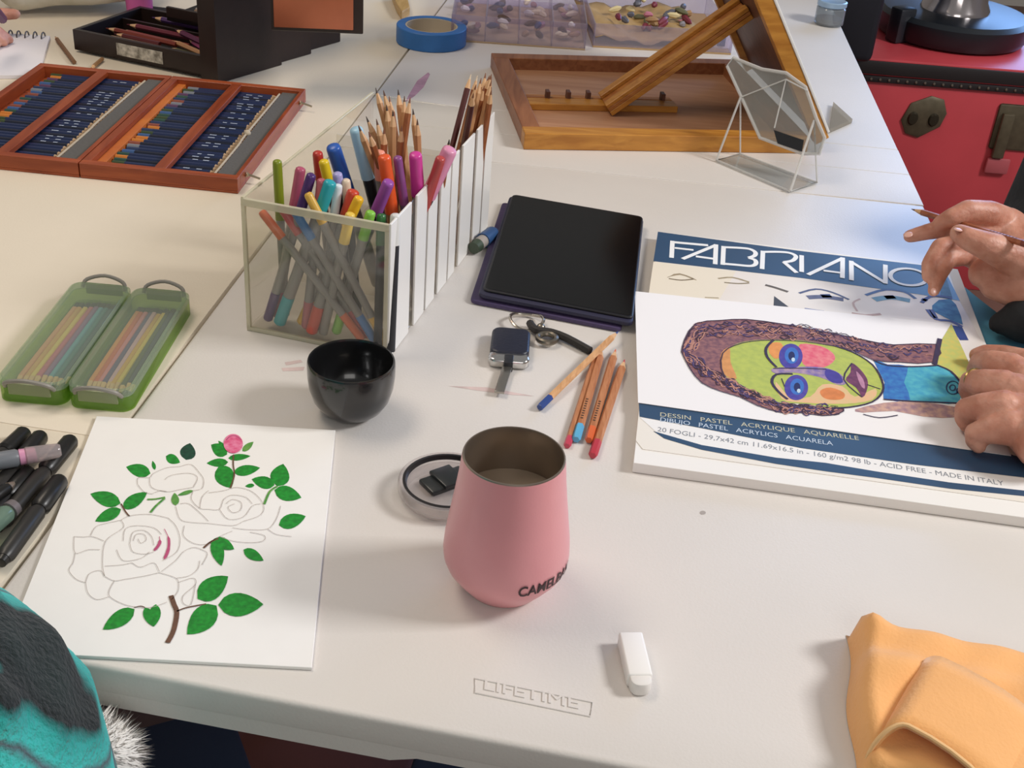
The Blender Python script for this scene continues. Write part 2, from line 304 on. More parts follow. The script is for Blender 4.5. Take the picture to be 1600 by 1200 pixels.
for L_ in ([(75, 580), (120, 582), (160, 580), (212, 600)], [(75, 580), (80, 655), (140, 640), (195, 640)], [(80, 655), (70, 700), (52, 735), (85, 775), (128, 790)], [(150, 575), (175, 535), (220, 520), (290, 505)],
        [(290, 505), (330, 485), (420, 478), (505, 495)], [(290, 505), (300, 540), (220, 600), (205, 700), (215, 760)], [(215, 715), (290, 710), (340, 700)], [(128, 790), (145, 750), (195, 735), (215, 762)], [(128, 790), (140, 840), (180, 868), (235, 855)],
        [(215, 762), (260, 782), (310, 775), (400, 760), (465, 745)], [(260, 782), (235, 830), (245, 860), (320, 895), (420, 905), (500, 880)], [(465, 745), (530, 765), (552, 785), (550, 830), (520, 870)], [(340, 700), (380, 720), (440, 700), (465, 740)],
        [(300, 600), (310, 545), (365, 530), (440, 540), (475, 570)], [(270, 640), (300, 690), (380, 680), (420, 650)], [(330, 610), (345, 560), (395, 552), (430, 580), (440, 620)], [(345, 600), (360, 570), (395, 570), (405, 595), (380, 610), (368, 590)], [(330, 610), (345, 650), (400, 660), (440, 650)],
        [(505, 495), (540, 530), (560, 590), (545, 650), (480, 690)], [(475, 740), (540, 690), (575, 650), (620, 630), (660, 640), (685, 660), (660, 710)], [(545, 770), (600, 760), (640, 730), (650, 690)], [(552, 790), (620, 770), (630, 800), (575, 850), (575, 885), (610, 890), (630, 800)],
        [(365, 340), (370, 310), (420, 310), (440, 290), (500, 265), (560, 260)], [(365, 340), (395, 375), (430, 385)], [(420, 310), (430, 355), (500, 375), (560, 365), (620, 355)], [(490, 320), (520, 300), (600, 290), (640, 310), (620, 355)], [(560, 260), (610, 250), (650, 290), (668, 320), (660, 360), (620, 370)], [(430, 385), (470, 370), (500, 375)],
        [(620, 370), (612, 410), (650, 450), (690, 455)], [(540, 440), (560, 500), (610, 515), (690, 520), (800, 530), (850, 510)], [(560, 430), (600, 430), (650, 470), (690, 510)], [(580, 530), (575, 575), (620, 610), (680, 615), (740, 580), (800, 555)], [(690, 455), (740, 455), (760, 410), (800, 390), (860, 400), (890, 430)],
        [(740, 455), (780, 500), (850, 490), (890, 440), (930, 430)], [(770, 430), (800, 410), (840, 425), (835, 460), (800, 470), (780, 445), (810, 430)], [(690, 380), (760, 370), (820, 355), (890, 375), (940, 430), (930, 480), (850, 510)], [(800, 540), (870, 548), (960, 545), (1000, 500), (1020, 440)], [(740, 580), (800, 600), (880, 608), (940, 600), (945, 575), (880, 560)], [(960, 545), (1000, 570), (1070, 580)], [(650, 450), (660, 400), (690, 370)]):
    st(L_, .045, m_line)

# ---------------------------------------------------------------- pink insulated tumbler
mc = U(803.5, 711, 11.9); MX, MY = mc.x, mc.y
m_pink = mat('#e29a9f', .38, var=.03, vs=30, bump=.05, bs=500, coat=.1); m_steel = mat('#a89a8c', .3, .85)
mug = thing('tumbler', 'pink stemless steel tumbler with black logo, open at the top', 'cup', (MX, MY, 0))
prof = [(.02, 0), (2.5, 0), (2.85, .06), (3.05, .3), (3.75, 1.2), (4.38, 2.1), (4.64, 2.8), (4.72, 3.5), (4.64, 4.7), (4.4, 6.4), (4.14, 8.2), (3.9, 10.0), (3.74, 11.5), (3.70, 11.8)]
def rad(z):
    for (r0, z0), (r1, z1) in zip(prof, prof[1:]):
        if z0 <= z <= z1: return lerp(r0, r1, (z-z0)/(z1-z0+1e-9))
    return 3.9
bm = B(); lathe(bm, (MX, MY, 0.02), prof, 96, caps=False); meshobj('body', bm, m_pink, mug, smooth=50)
bm = B(); lathe(bm, (MX, MY, 0.02), [(3.70, 11.8), (3.66, 11.9), (3.57, 11.9), (3.52, 11.7), (3.66, 10.2), (3.86, 8.5), (4.06, 6.8), (4.2, 5.5), (0.02, 5.45)], 64, caps=False); meshobj('steel_lining', bm, m_steel, mug, smooth=50)
bm = B(); lathe(bm, (MX, MY, 0), [(3.92, 7.95), (.02, 7.96)], 48, caps=False); bm.faces.ensure_lookup_table(); meshobj('drink', bm, mat('#a3927f', .35), mug)
a0 = math.radians(-77)
def onmug(u, v):
    z = 2.75+v; a = a0+u/4.6; r = rad(z)+.07; return V(MX+r*math.cos(a), MY+r*math.sin(a), z)
bm = B(); text_into(bm, 'CAMELBAK', lambda x, y, z: onmug(x*.86, y*1.15), 1.2, bold=.025); meshobj('logo_lettering', bm, mat('#3a2226', .5), mug, smooth=0)

# ---------------------------------------------------------------- clear lid behind it
lc = U(700, 762, .8); lid = thing('tumbler_lid', 'clear round plastic lid with black seal ring behind pink tumbler', 'lid', (lc.x, lc.y, 0))
bm = B(); lathe(bm, (lc.x, lc.y, 0), [(3.5, .02), (3.75, .1), (3.85, .6), (4.15, .7), (4.15, 1.5), (4.0, 1.62), (3.75, 1.55), (3.7, 1.2), (.02, 1.15), (.02, 1.0), (3.5, 1.0)], 56, closed=True); meshobj('disc', bm, clear('#f6f3f2', .2, .08, .2, '#e2dcda'), lid)
bm = B(); lathe(bm, (lc.x, lc.y, 0), [(3.62, 1.25), (3.78, 1.6), (3.55, 1.62), (3.42, 1.25)], 56, closed=True); meshobj('seal_ring', bm, mat('#1d1a1b', .35), lid)
bm = B(); R_ = RZ(38); box(bm, (lc.x-.2, lc.y+.1, 1.4), (4.0, 2.2, .5), R_, .15); box(bm, (lc.x-.1, lc.y+.2, 1.75), (2.0, 2.6, .4), R_, .12); meshobj('slider', bm, mat('#26292a', .3), lid)

# ---------------------------------------------------------------- black bowl
bc = U(549, 563, 5.5); bo = V(bc.x, bc.y, 0)
bm = B(); lathe(bm, bo, [(.02, .02), (2.0, .02), (2.25, .25), (2.9, .8), (3.45, 1.7), (3.8, 2.9), (3.92, 4.0), (3.93, 5.3), (3.86, 5.5), (3.72, 5.5), (3.64, 5.3), (3.6, 4.0), (3.45, 2.9), (3.0, 1.8), (2.2, 1.1), (.02, .95)], 64)
tag(meshobj('bowl', bm, mat('#1b1b1c', .22, var=.3, vs=20, coat=.5), origin=bo, smooth=50), 'small glossy black ceramic bowl with no handle', 'bowl')

# ---------------------------------------------------------------- white eraser
e = [U(*p, 1.1) for p in ((969, 996), (1003, 989), (1021, 1058), (983, 1064))]; ec = sum(e, V(0, 0, 0))/4; ax = (e[0]+e[1]-e[2]-e[3]).normalized(); ang = math.degrees(math.atan2(ax.y, ax.x))
er = thing('eraser', 'white block eraser with a rounded worn end', 'eraser', (ec.x, ec.y, 0)); R_ = RZ(ang)
bm = B(); box(bm, (ec.x, ec.y, .62)+V(*ax)*.35 if False else V(ec.x, ec.y, .62)+ax*.3, (4.3, 1.75, 1.2), R_, .18, 3); meshobj('sleeve', bm, mat('#f1eeea', .5), er)
bm = B(); prism(bm, place(roundrect(1.6, 1.5, .6), V(ec.x, ec.y)-V(ax.x, ax.y)*1.95, ang), .05, 1.1, .15); meshobj('rubber', bm, mat('#e6e2dd', .7), er)

# ---------------------------------------------------------------- tablet in a purple folio
t4 = [U(*p, 1.5) for p in ((801, 303), (1005, 338), (989, 497), (754, 452))]
tcen = sum(t4, V(0, 0, 0))/4
def quad_round(q, r, inset=0.0, shift=V(0, 0, 0), k=5):
    c = sum(q, V(0, 0, 0))/4; q = [p+(c-p).normalized()*inset*1.4142+shift for p in q]; o = []
    for i in range(4):
        p, n_, b_ = q[i], q[(i+1) % 4], q[i-1]; o += arc(p[:2], (p+(b_-p).normalized()*r)[:2], (p+(n_-p).normalized()*r)[:2], k)
    return o
tab = thing('tablet', 'black tablet lying face up in a purple folio cover', 'tablet', (tcen.x, tcen.y, 0)); tx = (t4[1]-t4[0]).normalized(); ty = (t4[0]-t4[3]).normalized()
bm = B(); prism(bm, quad_round(t4, .9, -.3, -tx*.15-ty*.35), .75, 1.25, .15); meshobj('case_tray', bm, mat('#27263f', .5), tab)
bm = B(); prism(bm, quad_round(t4, .7, -.1, -tx*1.1-ty*.9), .05, .55, .15); meshobj('folio_cover', bm, mat('#4a3c63', .6, var=.2, bump=.2, bs=200), tab)
bm = B(); prism(bm, quad_round(t4, .8), 1.2, 1.5, .12, 3); meshobj('body', bm, mat('#131318', .4), tab)
bm = B(); prism(bm, quad_round(t4, .5, .3), 1.49, 1.525)
m_scr = mat('#050506', .16, var=0, coat=0, spec=.35); meshobj('screen', bm, m_scr, tab, smooth=0)

# ---------------------------------------------------------------- small blue-capped tube by the tablet
a, b = U(772, 362, .9), U(740, 388, .9); g = thing('glue_tube', 'short grey tube with a dark blue cap beside the tablet', 'tube', ((a+b)/2)[:2]+(0,))
bm = B(); tube(bm, [a, lerp(a, b, .1), lerp(a, b, .55)], [.6, .85, .9], 16); meshobj('cap', bm, mat('#31527f', .4), g)
bm = B(); tube(bm, [lerp(a, b, .55), lerp(a, b, .8)], [.75, .75], 16); meshobj('body', bm, mat('#a49b93', .5), g)
bm = B(); tube(bm, [lerp(a, b, .8), b], [.8, .7], 16); meshobj('base', bm, mat('#3d4a3a', .5), g)

# ---------------------------------------------------------------- car key
kc = U(797, 541, .7); k0, k1 = U(800, 503, .7), U(793, 575, .7); kd = (k1-k0).normalized(); ka = math.degrees(math.atan2(kd.y, kd.x))
key = thing('car_key', 'black car key fob with chrome end, metal blade and split ring', 'key', (kc.x, kc.y, 0))
bm = B(); prism(bm, place(roundrect(5.2, 3.9, .9), (kc-kd*.4)[:2], ka), .1, 1.25, .3, 3); meshobj('fob', bm, mat('#1d2030', .4, bump=.2, bs=300), key)
bm = B(); prism(bm, place(roundrect(1.9, 4.1, .8), (kc+kd*2.5)[:2], ka), .05, 1.05, .3, 3); meshobj('chrome_end', bm, mat('#c9c8c6', .15, .9), key)
bm = B(); box(bm, kc+kd*3.2+V(0, 0, -.1), (1.6, .9, 1.1), RZ(ka), .1); meshobj('blade_seat', bm, mat('#22242a', .4), key)
bm = B(); k2 = U(780, 614, .5); box(bm, (kc+kd*3.2+k2)/2+V(0, 0, -.05), ((k2-kc-kd*3.2).length, .95, .28), RZ(math.degrees(math.atan2((k2-kc-kd*3.2).y, (k2-kc-kd*3.2).x))), .05); meshobj('blade', bm, mat('#a9a59d', .25, .9), key)
rc = U(823, 500, .6); bm = B(); tube(bm, [V(rc.x+1.75*math.cos(t), rc.y+1.75*math.sin(t), .55+.25*math.cos(t*2)) for t in [2*math.pi*i/32 for i in range(32)]], .17, 8, closed=True); meshobj('split_ring', bm, mat('#b9b2a6', .2, .95), key)
bm = B(); c_ = U(855, 527, .7); tube(bm, [V(c_.x+.95*math.cos(t), c_.y+.95*math.sin(t), .6) for t in [2*math.pi*i/20 for i in range(20)]], .3, 8, closed=True); ball(bm, U(845, 512, .6), .5); meshobj('swivel', bm, mat('#8f877a', .3, .9), key)
bm = B(); P_ = smooth_pts([U(828, 505, .5), U(838, 516, .7), U(860, 519, .6), U(885, 528, .5), U(922, 548, .4)]); tube(bm, P_, .42, 8); meshobj('strap', bm, mat('#26221f', .6, bump=.3, bs=300), key)

# ---------------------------------------------------------------- loose natural-wood pencils with dipped ends
m_nat = wood('#c98a5e', '#a9683f', 'Y', .45, 30); m_natl = wood('#dfae7c', '#c08a58', 'Y', .5, 30)
def pencil(a, b, r, label, dip, dipcol, barrel, lead=None, group=None, tipwood='#dcb083', name='colored_pencil', imprint=False, n=6):
    """pencil from sharpened tip a to dipped end b"""
    a, b = Vector(a), Vector(b); t = thing(name, label, 'pencil', ((a+b)/2)[:2]+(min(a.z, b.z)-r,), group); d = (b-a).normalized(); L_ = (b-a).length; tl_ = min(2.0, r*4.6)
    bm = B(); tube(bm, [a+d*tl_, b-d*dip], r, n); meshobj('barrel', bm, barrel, t)
    bm = B(); tube(bm, [a+d*tl_*.35, a+d*tl_], [r*.36, r*.99], n); meshobj('tip', bm, mat(tipwood, .6), t)
    bm = B(); tube(bm, [a, a+d*tl_*.36], [r*.1, r*.37], n); meshobj('lead', bm, mat(lead or dipcol, .5), t)
    if dip:
        bm = B(); tube(bm, [b-d*dip, b-d*.15, b], [r*1.03, r*1.03, r*.8], n); meshobj('dipped_end', bm, mat(dipcol, .35), t)
    if imprint:
        s_ = V(-d.y, d.x, 0).normalized(); bm = B()
        for i in range(9):
            p = b-d*(dip+1.0+i*.42)+V(0, 0, r*.9); poly(bm, [p-s_*.12, p-s_*.12+d*.2, p+s_*.12+d*.2, p+s_*.12])
        meshobj('imprint', bm, mat('#4d3320', .6), t, smooth=0)
    return t
pencil(U(966, 518, 1.15), U(843, 637, .42), .36, 'natural wood pencil with dark blue end pointing at the bowl', 2.0, '#2f4a8c', m_natl)
pencil(U(941, 545, .42), U(900, 687, .42), .4, 'natural wood pencil with light blue and white end', 2.3, '#5fb0d8', m_nat, imprint=True)
pencil(U(934, 548, .3), U(886, 697, .3), .34, 'natural wood pencil with pinkish red end, mostly under the light blue one', 1.4, '#c4455a', m_nat)
pencil(U(962, 546, .42), U(920, 688, .42), .4, 'natural wood pencil with orange end', 2.0, '#dc6a3c', m_nat, imprint=True)
pencil(U(976, 562, .42), U(926, 712, .42), .4, 'natural wood pencil with crimson end', 2.3, '#bb3a49', m_nat)

# ================================================================ sketch pad, its cover print and the portrait sheet
PZ = 1.1
pTL, pBL, pTR = U(1028, 362, PZ), U(990, 722, PZ), U(1474, 417, PZ); pr = pTR-pTL; pd = pBL-pTL
pad = thing('sketch_pad', 'large sketch pad with navy printed cover under the portrait drawing', 'sketch pad', (pTL+pr*.5+pd*.5)[:2]+(0,))
bm = B(); prism(bm, [p[:2] for p in (pTL, pTL+pr*1.05, pBL+pr*1.05, pBL)], .03, PZ-.06, .03, 1); meshobj('page_block', bm, mat('#efece8', .7), pad)
bm = B(); prism(bm, [p[:2] for p in (pTL, pTL+pr*1.012, pTL+pr*1.012+pd*.955, pTL+pd*.955+pr*.02, pTL+pd*.93)], PZ-.05, PZ, 0); meshobj('cover', bm, mat('#efe9df', .45, var=.03), pad, smooth=0)
m_navy = mat('#33506f', .42, var=.1, vs=10); m_wht = mat('#f2f2f2', .5); Z1 = PZ+.02; Z2 = PZ+.035
flat('title_band', [U(*p, Z1) for p in ((1028, 362), (1250, 392), (1474, 418), (1500, 470), (1437, 460), (1250, 434), (1021, 408))], m_navy, pad)
f7 = crop(980, 340, 5.456); f8 = crop(980, 300, 2.308); ltr = B()
LTZ = [Z2]
def lt_(f, pts, w, k=1):
    LTZ[0] += .002; ribbon(ltr, smooth_pts([f(*p, LTZ[0]) for p in pts], k) if k > 1 else [f(*p, LTZ[0]) for p in pts], w*.72)
lt_(f7, [(386, 198), (378, 342)], .75); lt_(f7, [(380, 208), (690, 236)], .8); lt_(f7, [(405, 258), (565, 276)], .65)
lt_(f7, [(472, 352), (760, 233)], .75); lt_(f7, [(757, 228), (750, 397)], .75); lt_(f7, [(585, 330), (748, 352)], .7)
lt_(f7, [(822, 243), (814, 402)], .75); lt_(f7, [(818, 252), (960, 258), (1045, 268), (1092, 295), (1085, 325), (1035, 342)], .75, 4); lt_(f7, [(1035, 342), (1090, 362), (1095, 395), (1050, 412), (930, 402), (815, 392)], .75, 4)
lt_(f7, [(1157, 283), (1150, 438)], .75); lt_(f7, [(1155, 292), (1300, 292), (1390, 302), (1438, 330), (1410, 366), (1335, 380)], .75, 4); lt_(f7, [(1335, 378), (1445, 470)], .75)
lt_(f8, [(629, 228), (629, 288)], .75); lt_(f8, [(652, 298), (778, 238)], .75); lt_(f8, [(777, 236), (776, 310)], .75); lt_(f8, [(708, 283), (776, 292)], .65)
lt_(f8, [(808, 248), (809, 318)], .75); lt_(f8, [(808, 252), (932, 328)], .75); lt_(f8, [(931, 330), (931, 262)], .75)
lt_(f8, [(1015+66*math.cos(t), 306+30*math.sin(t)+.08*66*math.cos(t)) for t in [2*math.pi*i/30 for i in range(31)]], .7)
meshobj('title_lettering', ltr, m_wht, pad, smooth=0, recalc=False)
flat('eye_photo_strip', [U(*p, Z1) for p in ((1021, 409), (1250, 435), (1437, 461), (1500, 471), (1560, 580), (1400, 520), (1200, 490), (1012, 470))], mat('#ece6e0', .5, hex2='#e6dcd2', vs=12), pad)
flat('eye_photo_strip', [U(*p, Z1+.006) for p in ((1021, 409), (1150, 424), (1120, 475), (1012, 470))], mat('#eadfcb', .5), pad)
ey = lambda pts, w, col: flat('eye_drawing', smooth_pts([f8(*p, Z2) for p in pts], 3), mat(col, .6, var=.25, vs=120), pad, w)
for pts, w, col in (([(145, 308), (190, 296), (250, 318)], [.1]*2+[.4]*2+[.3]*2+[.1], '#a49274'), ([(150, 312), (195, 318), (238, 314)], .25, '#8a7a60'), ([(328, 312), (380, 308), (440, 325)], .3, '#a89878'), ([(350, 326), (400, 330), (440, 328)], .25, '#94866a'),
        ([(498, 335), (535, 345), (580, 360)], .45, '#6b6258'), ([(620, 365), (680, 350), (740, 362), (800, 388)], .35, '#5a6486'), ([(650, 380), (710, 378), (780, 388)], .9, '#6d7290'), ([(700, 375), (735, 374)], .8, '#2e3f74'), ([(640, 420), (680, 426), (710, 430)], .3, '#7c86b0'),
        ([(860, 372), (930, 352), (1000, 360), (1040, 385)], .45, '#5a74a6'), ([(890, 388), (950, 380), (1020, 392)], 1.0, '#7aa6c4'), ([(930, 380), (965, 378)], .8, '#2f4c86'), ([(810, 436), (860, 444), (915, 440)], .4, '#c6a9a2'), ([(830, 430), (815, 400), (840, 385)], .25, '#d0b8b4'), ([(280, 380), (330, 382)], .2, '#a89878')):
    ey(pts, w, col)
flat('eye_drawing', [f8(*p, Z2) for p in ((530, 375), (582, 414), (528, 410))], mat('#46484e', .6), pad)
f1z = crop(1440, 380, 6.67)
flat('eye_drawing', [f1z(*p, Z2+.004) for p in ((110, 650), (180, 590), (300, 580), (360, 640), (410, 760), (430, 850), (300, 800), (180, 740), (110, 700))], mat('#4f8fc0', .6, hex2='#2f5fa0', vs=90), pad)
flat('eye_drawing', [f1z(*p, Z2+.002) for p in ((200, 440), (260, 370), (320, 560), (200, 540))], mat('#5d86b0', .6, var=.3, vs=90), pad)
flat('eye_drawing', [f1z(*p, Z2+.006) for p in ((290, 850), (420, 870), (490, 1010), (400, 1010))], mat('#2b3c7c', .6), pad)
for pts, w in (([(60, 690), (150, 790), (300, 810), (420, 870)], .5), ([(0, 620), (80, 560), (200, 550), (320, 575)], .45), ([(100, 690), (150, 780)], .5), ([(0, 580), (60, 600)], .6)): flat('eye_drawing', smooth_pts([f1z(*p, Z2+.008) for p in pts], 3), mat('#5a64a8', .6, var=.3, vs=90), pad, w)
fb = crop(980, 620, 2.58)
flat('lower_band', [fb(*p, Z1) for p in ((46, 10), (900, 120), (1400, 185), (1640, 262), (1640, 330), (1150, 272), (700, 206), (300, 126), (50, 80))], m_navy, pad)
flat('lower_strip', [fb(*p, Z1) for p in ((50, 82), (300, 128), (700, 208), (1150, 274), (1640, 332), (1640, 385), (1300, 346), (1000, 302), (800, 268), (600, 247), (300, 197), (120, 145))], mat('#f0eeec', .5), pad)
flat('edge_line', [fb(*p, Z1+.004) for p in ((105, 138), (300, 194), (600, 245), (800, 266), (1000, 300), (1300, 345), (1640, 382), (1640, 404), (1300, 370), (1000, 326), (800, 300), (600, 270), (300, 213), (150, 168))], m_navy, pad)
def line_text(body, a, b, h, colr, z, nm='cover_lettering'):
    p, q = fb(*a, z), fb(*b, z); d = q-p; u = d.normalized(); v = V(-u.y, u.x, 0); t_ = B(); w = text_into(t_, body, lambda x, y, zz: V(x, y, 0), 1.0); t_.free(); t_ = B()
    text_into(t_, body, lambda x, y, zz: p+u*(x*d.length/w)+v*(y*h), 1.0); meshobj(nm, t_, mat(colr, .5), pad, smooth=0)
line_text('DESSIN   PASTEL   ACRYLIQUE   AQUARELLE', (130, 78), (935, 175), 1.0, '#c9c6ae', Z2); line_text('DIBUJO   PASTEL   ACRYLICS   ACUARELA', (130, 98), (830, 196), 1.0, '#c6d4e4', Z2)
line_text('20 FOGLI - 29,7x42 cm 11.69x16.5 in - 160 g/m2 98 lb - ACID FREE - MADE IN ITALY', (120, 138), (1520, 358), 1.05, '#8b8f96', Z2)

SZ = PZ+.12
sTL, sBL, sBR, sTR = U(992, 455, SZ), U(997, 629, SZ), U(1580, 712, SZ), U(1484, 506, SZ)
sh = thing('portrait_drawing', 'white sheet with a colourful face drawn sideways, long brown hair and blue neck', 'drawing', ((sTL+sBR)/2)[:2]+(PZ,))
bm = B(); prism(bm, [p[:2] for p in (sTL, sTR, sBR, sBL)], PZ+.07, SZ, 0); meshobj('sheet', bm, mat('#f1eeee', .65), sh, smooth=0)
g8 = crop(1030, 470, 3.137); D0 = SZ+.02
def dr(nm, pts, col, lev=0, hex2=None, w=None, k=3, closed=True, vs=150):
    z = D0+lev*.006; P_ = smooth_pts([g8(*p, z) for p in pts], k, closed and not w); return flat(nm, P_, mat(col, .7, var=.18, hex2=hex2, vs=vs), sh, w)
hair = [(110, 250), (125, 190), (180, 110), (300, 95), (430, 90), (600, 112), (700, 130), (860, 160), (1000, 190), (1150, 215), (1368, 212), (1345, 300), (1180, 300), (1050, 290), (950, 245), (850, 220), (700, 198), (560, 192), (450, 198), (370, 218), (312, 255), (305, 330), (345, 395), (450, 448), (560, 495), (680, 512), (800, 520), (905, 528), (880, 552), (800, 562), (700, 547), (600, 547), (480, 512), (400, 472), (300, 442), (210, 402), (150, 330)]
dr('drawn_hair', hair, '#9a6a68', 0, '#6f4a58', k=2, vs=220)
dr('drawn_hair', [(960, 532), (1100, 500), (1250, 495), (1450, 520), (1460, 570), (1300, 568), (1150, 540), (1000, 548)], '#d0a896', 0, '#a07f8c', k=2)
dr('drawn_face', [(370, 215), (450, 195), (560, 190), (700, 195), (850, 220), (950, 252), (1040, 310), (1090, 390), (1095, 440), (1050, 490), (950, 517), (850, 522), (700, 505), (560, 492), (450, 445), (350, 392), (308, 330), (310, 260)], '#b9c45c', 1, '#a9b75a')
dr('drawn_cheek', [(570, 395), (640, 470), (740, 470), (800, 410), (900, 420), (960, 470), (1060, 430), (1045, 485), (900, 505), (700, 498), (600, 480)], '#e8b78e', 2, '#dcc08c')
dr('drawn_cheek', [(690, 212), (790, 222), (850, 255), (860, 290), (810, 325), (720, 322), (690, 270)], '#dd5a72', 2, '#e88a8e')
dr('drawn_cheek', [(540, 212), (595, 205), (612, 250), (575, 285), (540, 255)], '#e89a52', 2)
dr('drawn_cheek', [(790, 440), (840, 425), (905, 450), (900, 480), (840, 485), (800, 470)], '#e0884a', 3)
dr('drawn_forehead_edge', [(305, 255), (345, 230), (350, 300), (380, 380), (330, 370), (302, 320)], '#dc9a5c', 2)
dr('drawn_nose', [(560, 330), (720, 322), (820, 330), (890, 360), (915, 405), (870, 410), (790, 375), (660, 352), (570, 356)], '#7a6aa8', 3, '#b79aa8')
dr('drawn_nose', [(820, 335), (880, 355), (900, 400), (850, 400), (815, 370)], '#4a3f9c', 4)
for cx, cy in ((645, 272), (672, 425)):
    dr('drawn_eye', [(cx+58*math.cos(t), cy+62*math.sin(t)) for t in [i*math.pi/6 for i in range(12)]], '#3d3a98', 4, '#5a48a0')
    dr('drawn_eye', [(cx+4+34*math.cos(t), cy-4+40*math.sin(t)) for t in [i*math.pi/6 for i in range(12)]], '#3f74c8', 5)
    dr('drawn_eye', [(cx+4+16*math.cos(t), cy-2+22*math.sin(t)) for t in [i*math.pi/4 for i in range(8)]], '#20265c', 6)
    dr('drawn_eye', [(cx+12+9*math.cos(t), cy+16+10*math.sin(t)) for t in [i*math.pi/4 for i in range(8)]], '#cfe4f4', 7)
dr('drawn_lips', [(943, 305), (985, 335), (1020, 385), (1020, 430), (998, 472), (965, 425), (915, 388), (938, 350)], '#7c4366', 4, '#5d2f52'); dr('drawn_lips', [(965, 345), (1000, 385), (1008, 430), (985, 410)], '#c08aa8', 5)
dr('drawn_neck', [(1050, 290), (1120, 315), (1250, 320), (1380, 318), (1440, 355), (1478, 410), (1468, 500), (1350, 498), (1200, 485), (1100, 480), (1105, 400)], '#3f9cc0', 1, '#58b4c4', k=2)
dr('drawn_neck', [(1050, 290), (1120, 312), (1220, 320), (1200, 400), (1230, 485), (1100, 480), (1105, 400)], '#2f62b4', 2, '#3c84c4', k=2)
dr('drawn_shoulder', [(1385, 190), (1432, 112), (1530, 330), (1482, 392), (1440, 350), (1362, 312)], '#b8c06a', 1, '#d0c060', k=1)
dk = '#3a2c4a'
for pts, w in (([(562, 190), (525, 230), (530, 275), (575, 325)], .28), ([(655, 358), (575, 360), (553, 400), (590, 450), (630, 482)], .28), ([(560, 330), (700, 330), (820, 335)], .14), ([(1376, 185), (1350, 312)], .5), ([(1362, 314), (1430, 345), (1478, 400)], .25), ([(1050, 290), (1120, 316), (1250, 322), (1360, 316)], .22), ([(1100, 482), (1250, 492), (1460, 500)], .2),
        ([(850, 218), (950, 252), (1045, 312), (1092, 390), (1095, 445), (1045, 495), (940, 520), (850, 524)], .2), ([(1020, 410), (1085, 432)], .12), ([(945, 305), (905, 385), (995, 472)], .14), ([(1000, 555), (1080, 572), (1170, 560)], .12), ([(600, 380), (615, 420)], .1)):
    dr('drawn_outline', pts, dk, 8, w=w)
flat('drawn_outline', smooth_pts([g8(*p, D0+.05) for p in hair+hair[:1]], 2), mat('#4a3448', .7, var=.3, vs=90), sh, .13)
for cx, cy, r in ((1440, 425, 32), (1438, 425, 14), (1470, 440, 12)): flat('drawn_outline', [g8(cx+r*math.cos(t), cy+r*math.sin(t), D0+.055) for t in [i*math.pi/9 for i in range(19)]], mat('#25355c', .7), sh, .13)
mid_t = [(130, 260), (200, 150), (330, 140), (450, 145), (600, 152), (740, 165), (880, 190), (1020, 235), (1150, 258), (1330, 255)]; mid_b = [(150, 280), (220, 340), (300, 390), (400, 440), (500, 490), (620, 525), (740, 535), (860, 540)]
bm_a, bm_b, bm_c = B(), B(), B(); rnd = random.Random(3)
for mid, hw in ((mid_t, 38), (mid_b, 26)):
    for i in range(300):
        t = rnd.random()*(len(mid)-1.01); j = int(t); x, y = lerp(mid[j][0], mid[j+1][0], t-j), lerp(mid[j][1], mid[j+1][1], t-j); L_ = math.hypot(mid[j+1][0]-mid[j][0], mid[j+1][1]-mid[j][1]); ux, uy = (mid[j+1][0]-mid[j][0])/L_, (mid[j+1][1]-mid[j][1])/L_
        o_ = rnd.uniform(-hw, hw*.7); x -= uy*o_; y += ux*o_; ln = rnd.uniform(22, 60); cv = rnd.uniform(-16, 16)
        q = [(x-ux*ln/2, y-uy*ln/2), (x-uy*cv, y+ux*cv), (x+ux*ln/2, y+uy*ln/2)]
        ribbon(rnd.choice((bm_a, bm_b, bm_c)), smooth_pts([g8(*p, D0+.03+.0001*i) for p in q], 3), rnd.uniform(.08, .18))
for b_, col in ((bm_a, '#3c2434'), (bm_b, '#b98474'), (bm_c, '#4a3a68')): stuff(meshobj('drawn_hair_strands', b_, mat(col, .7), sh, smooth=0, recalc=False))

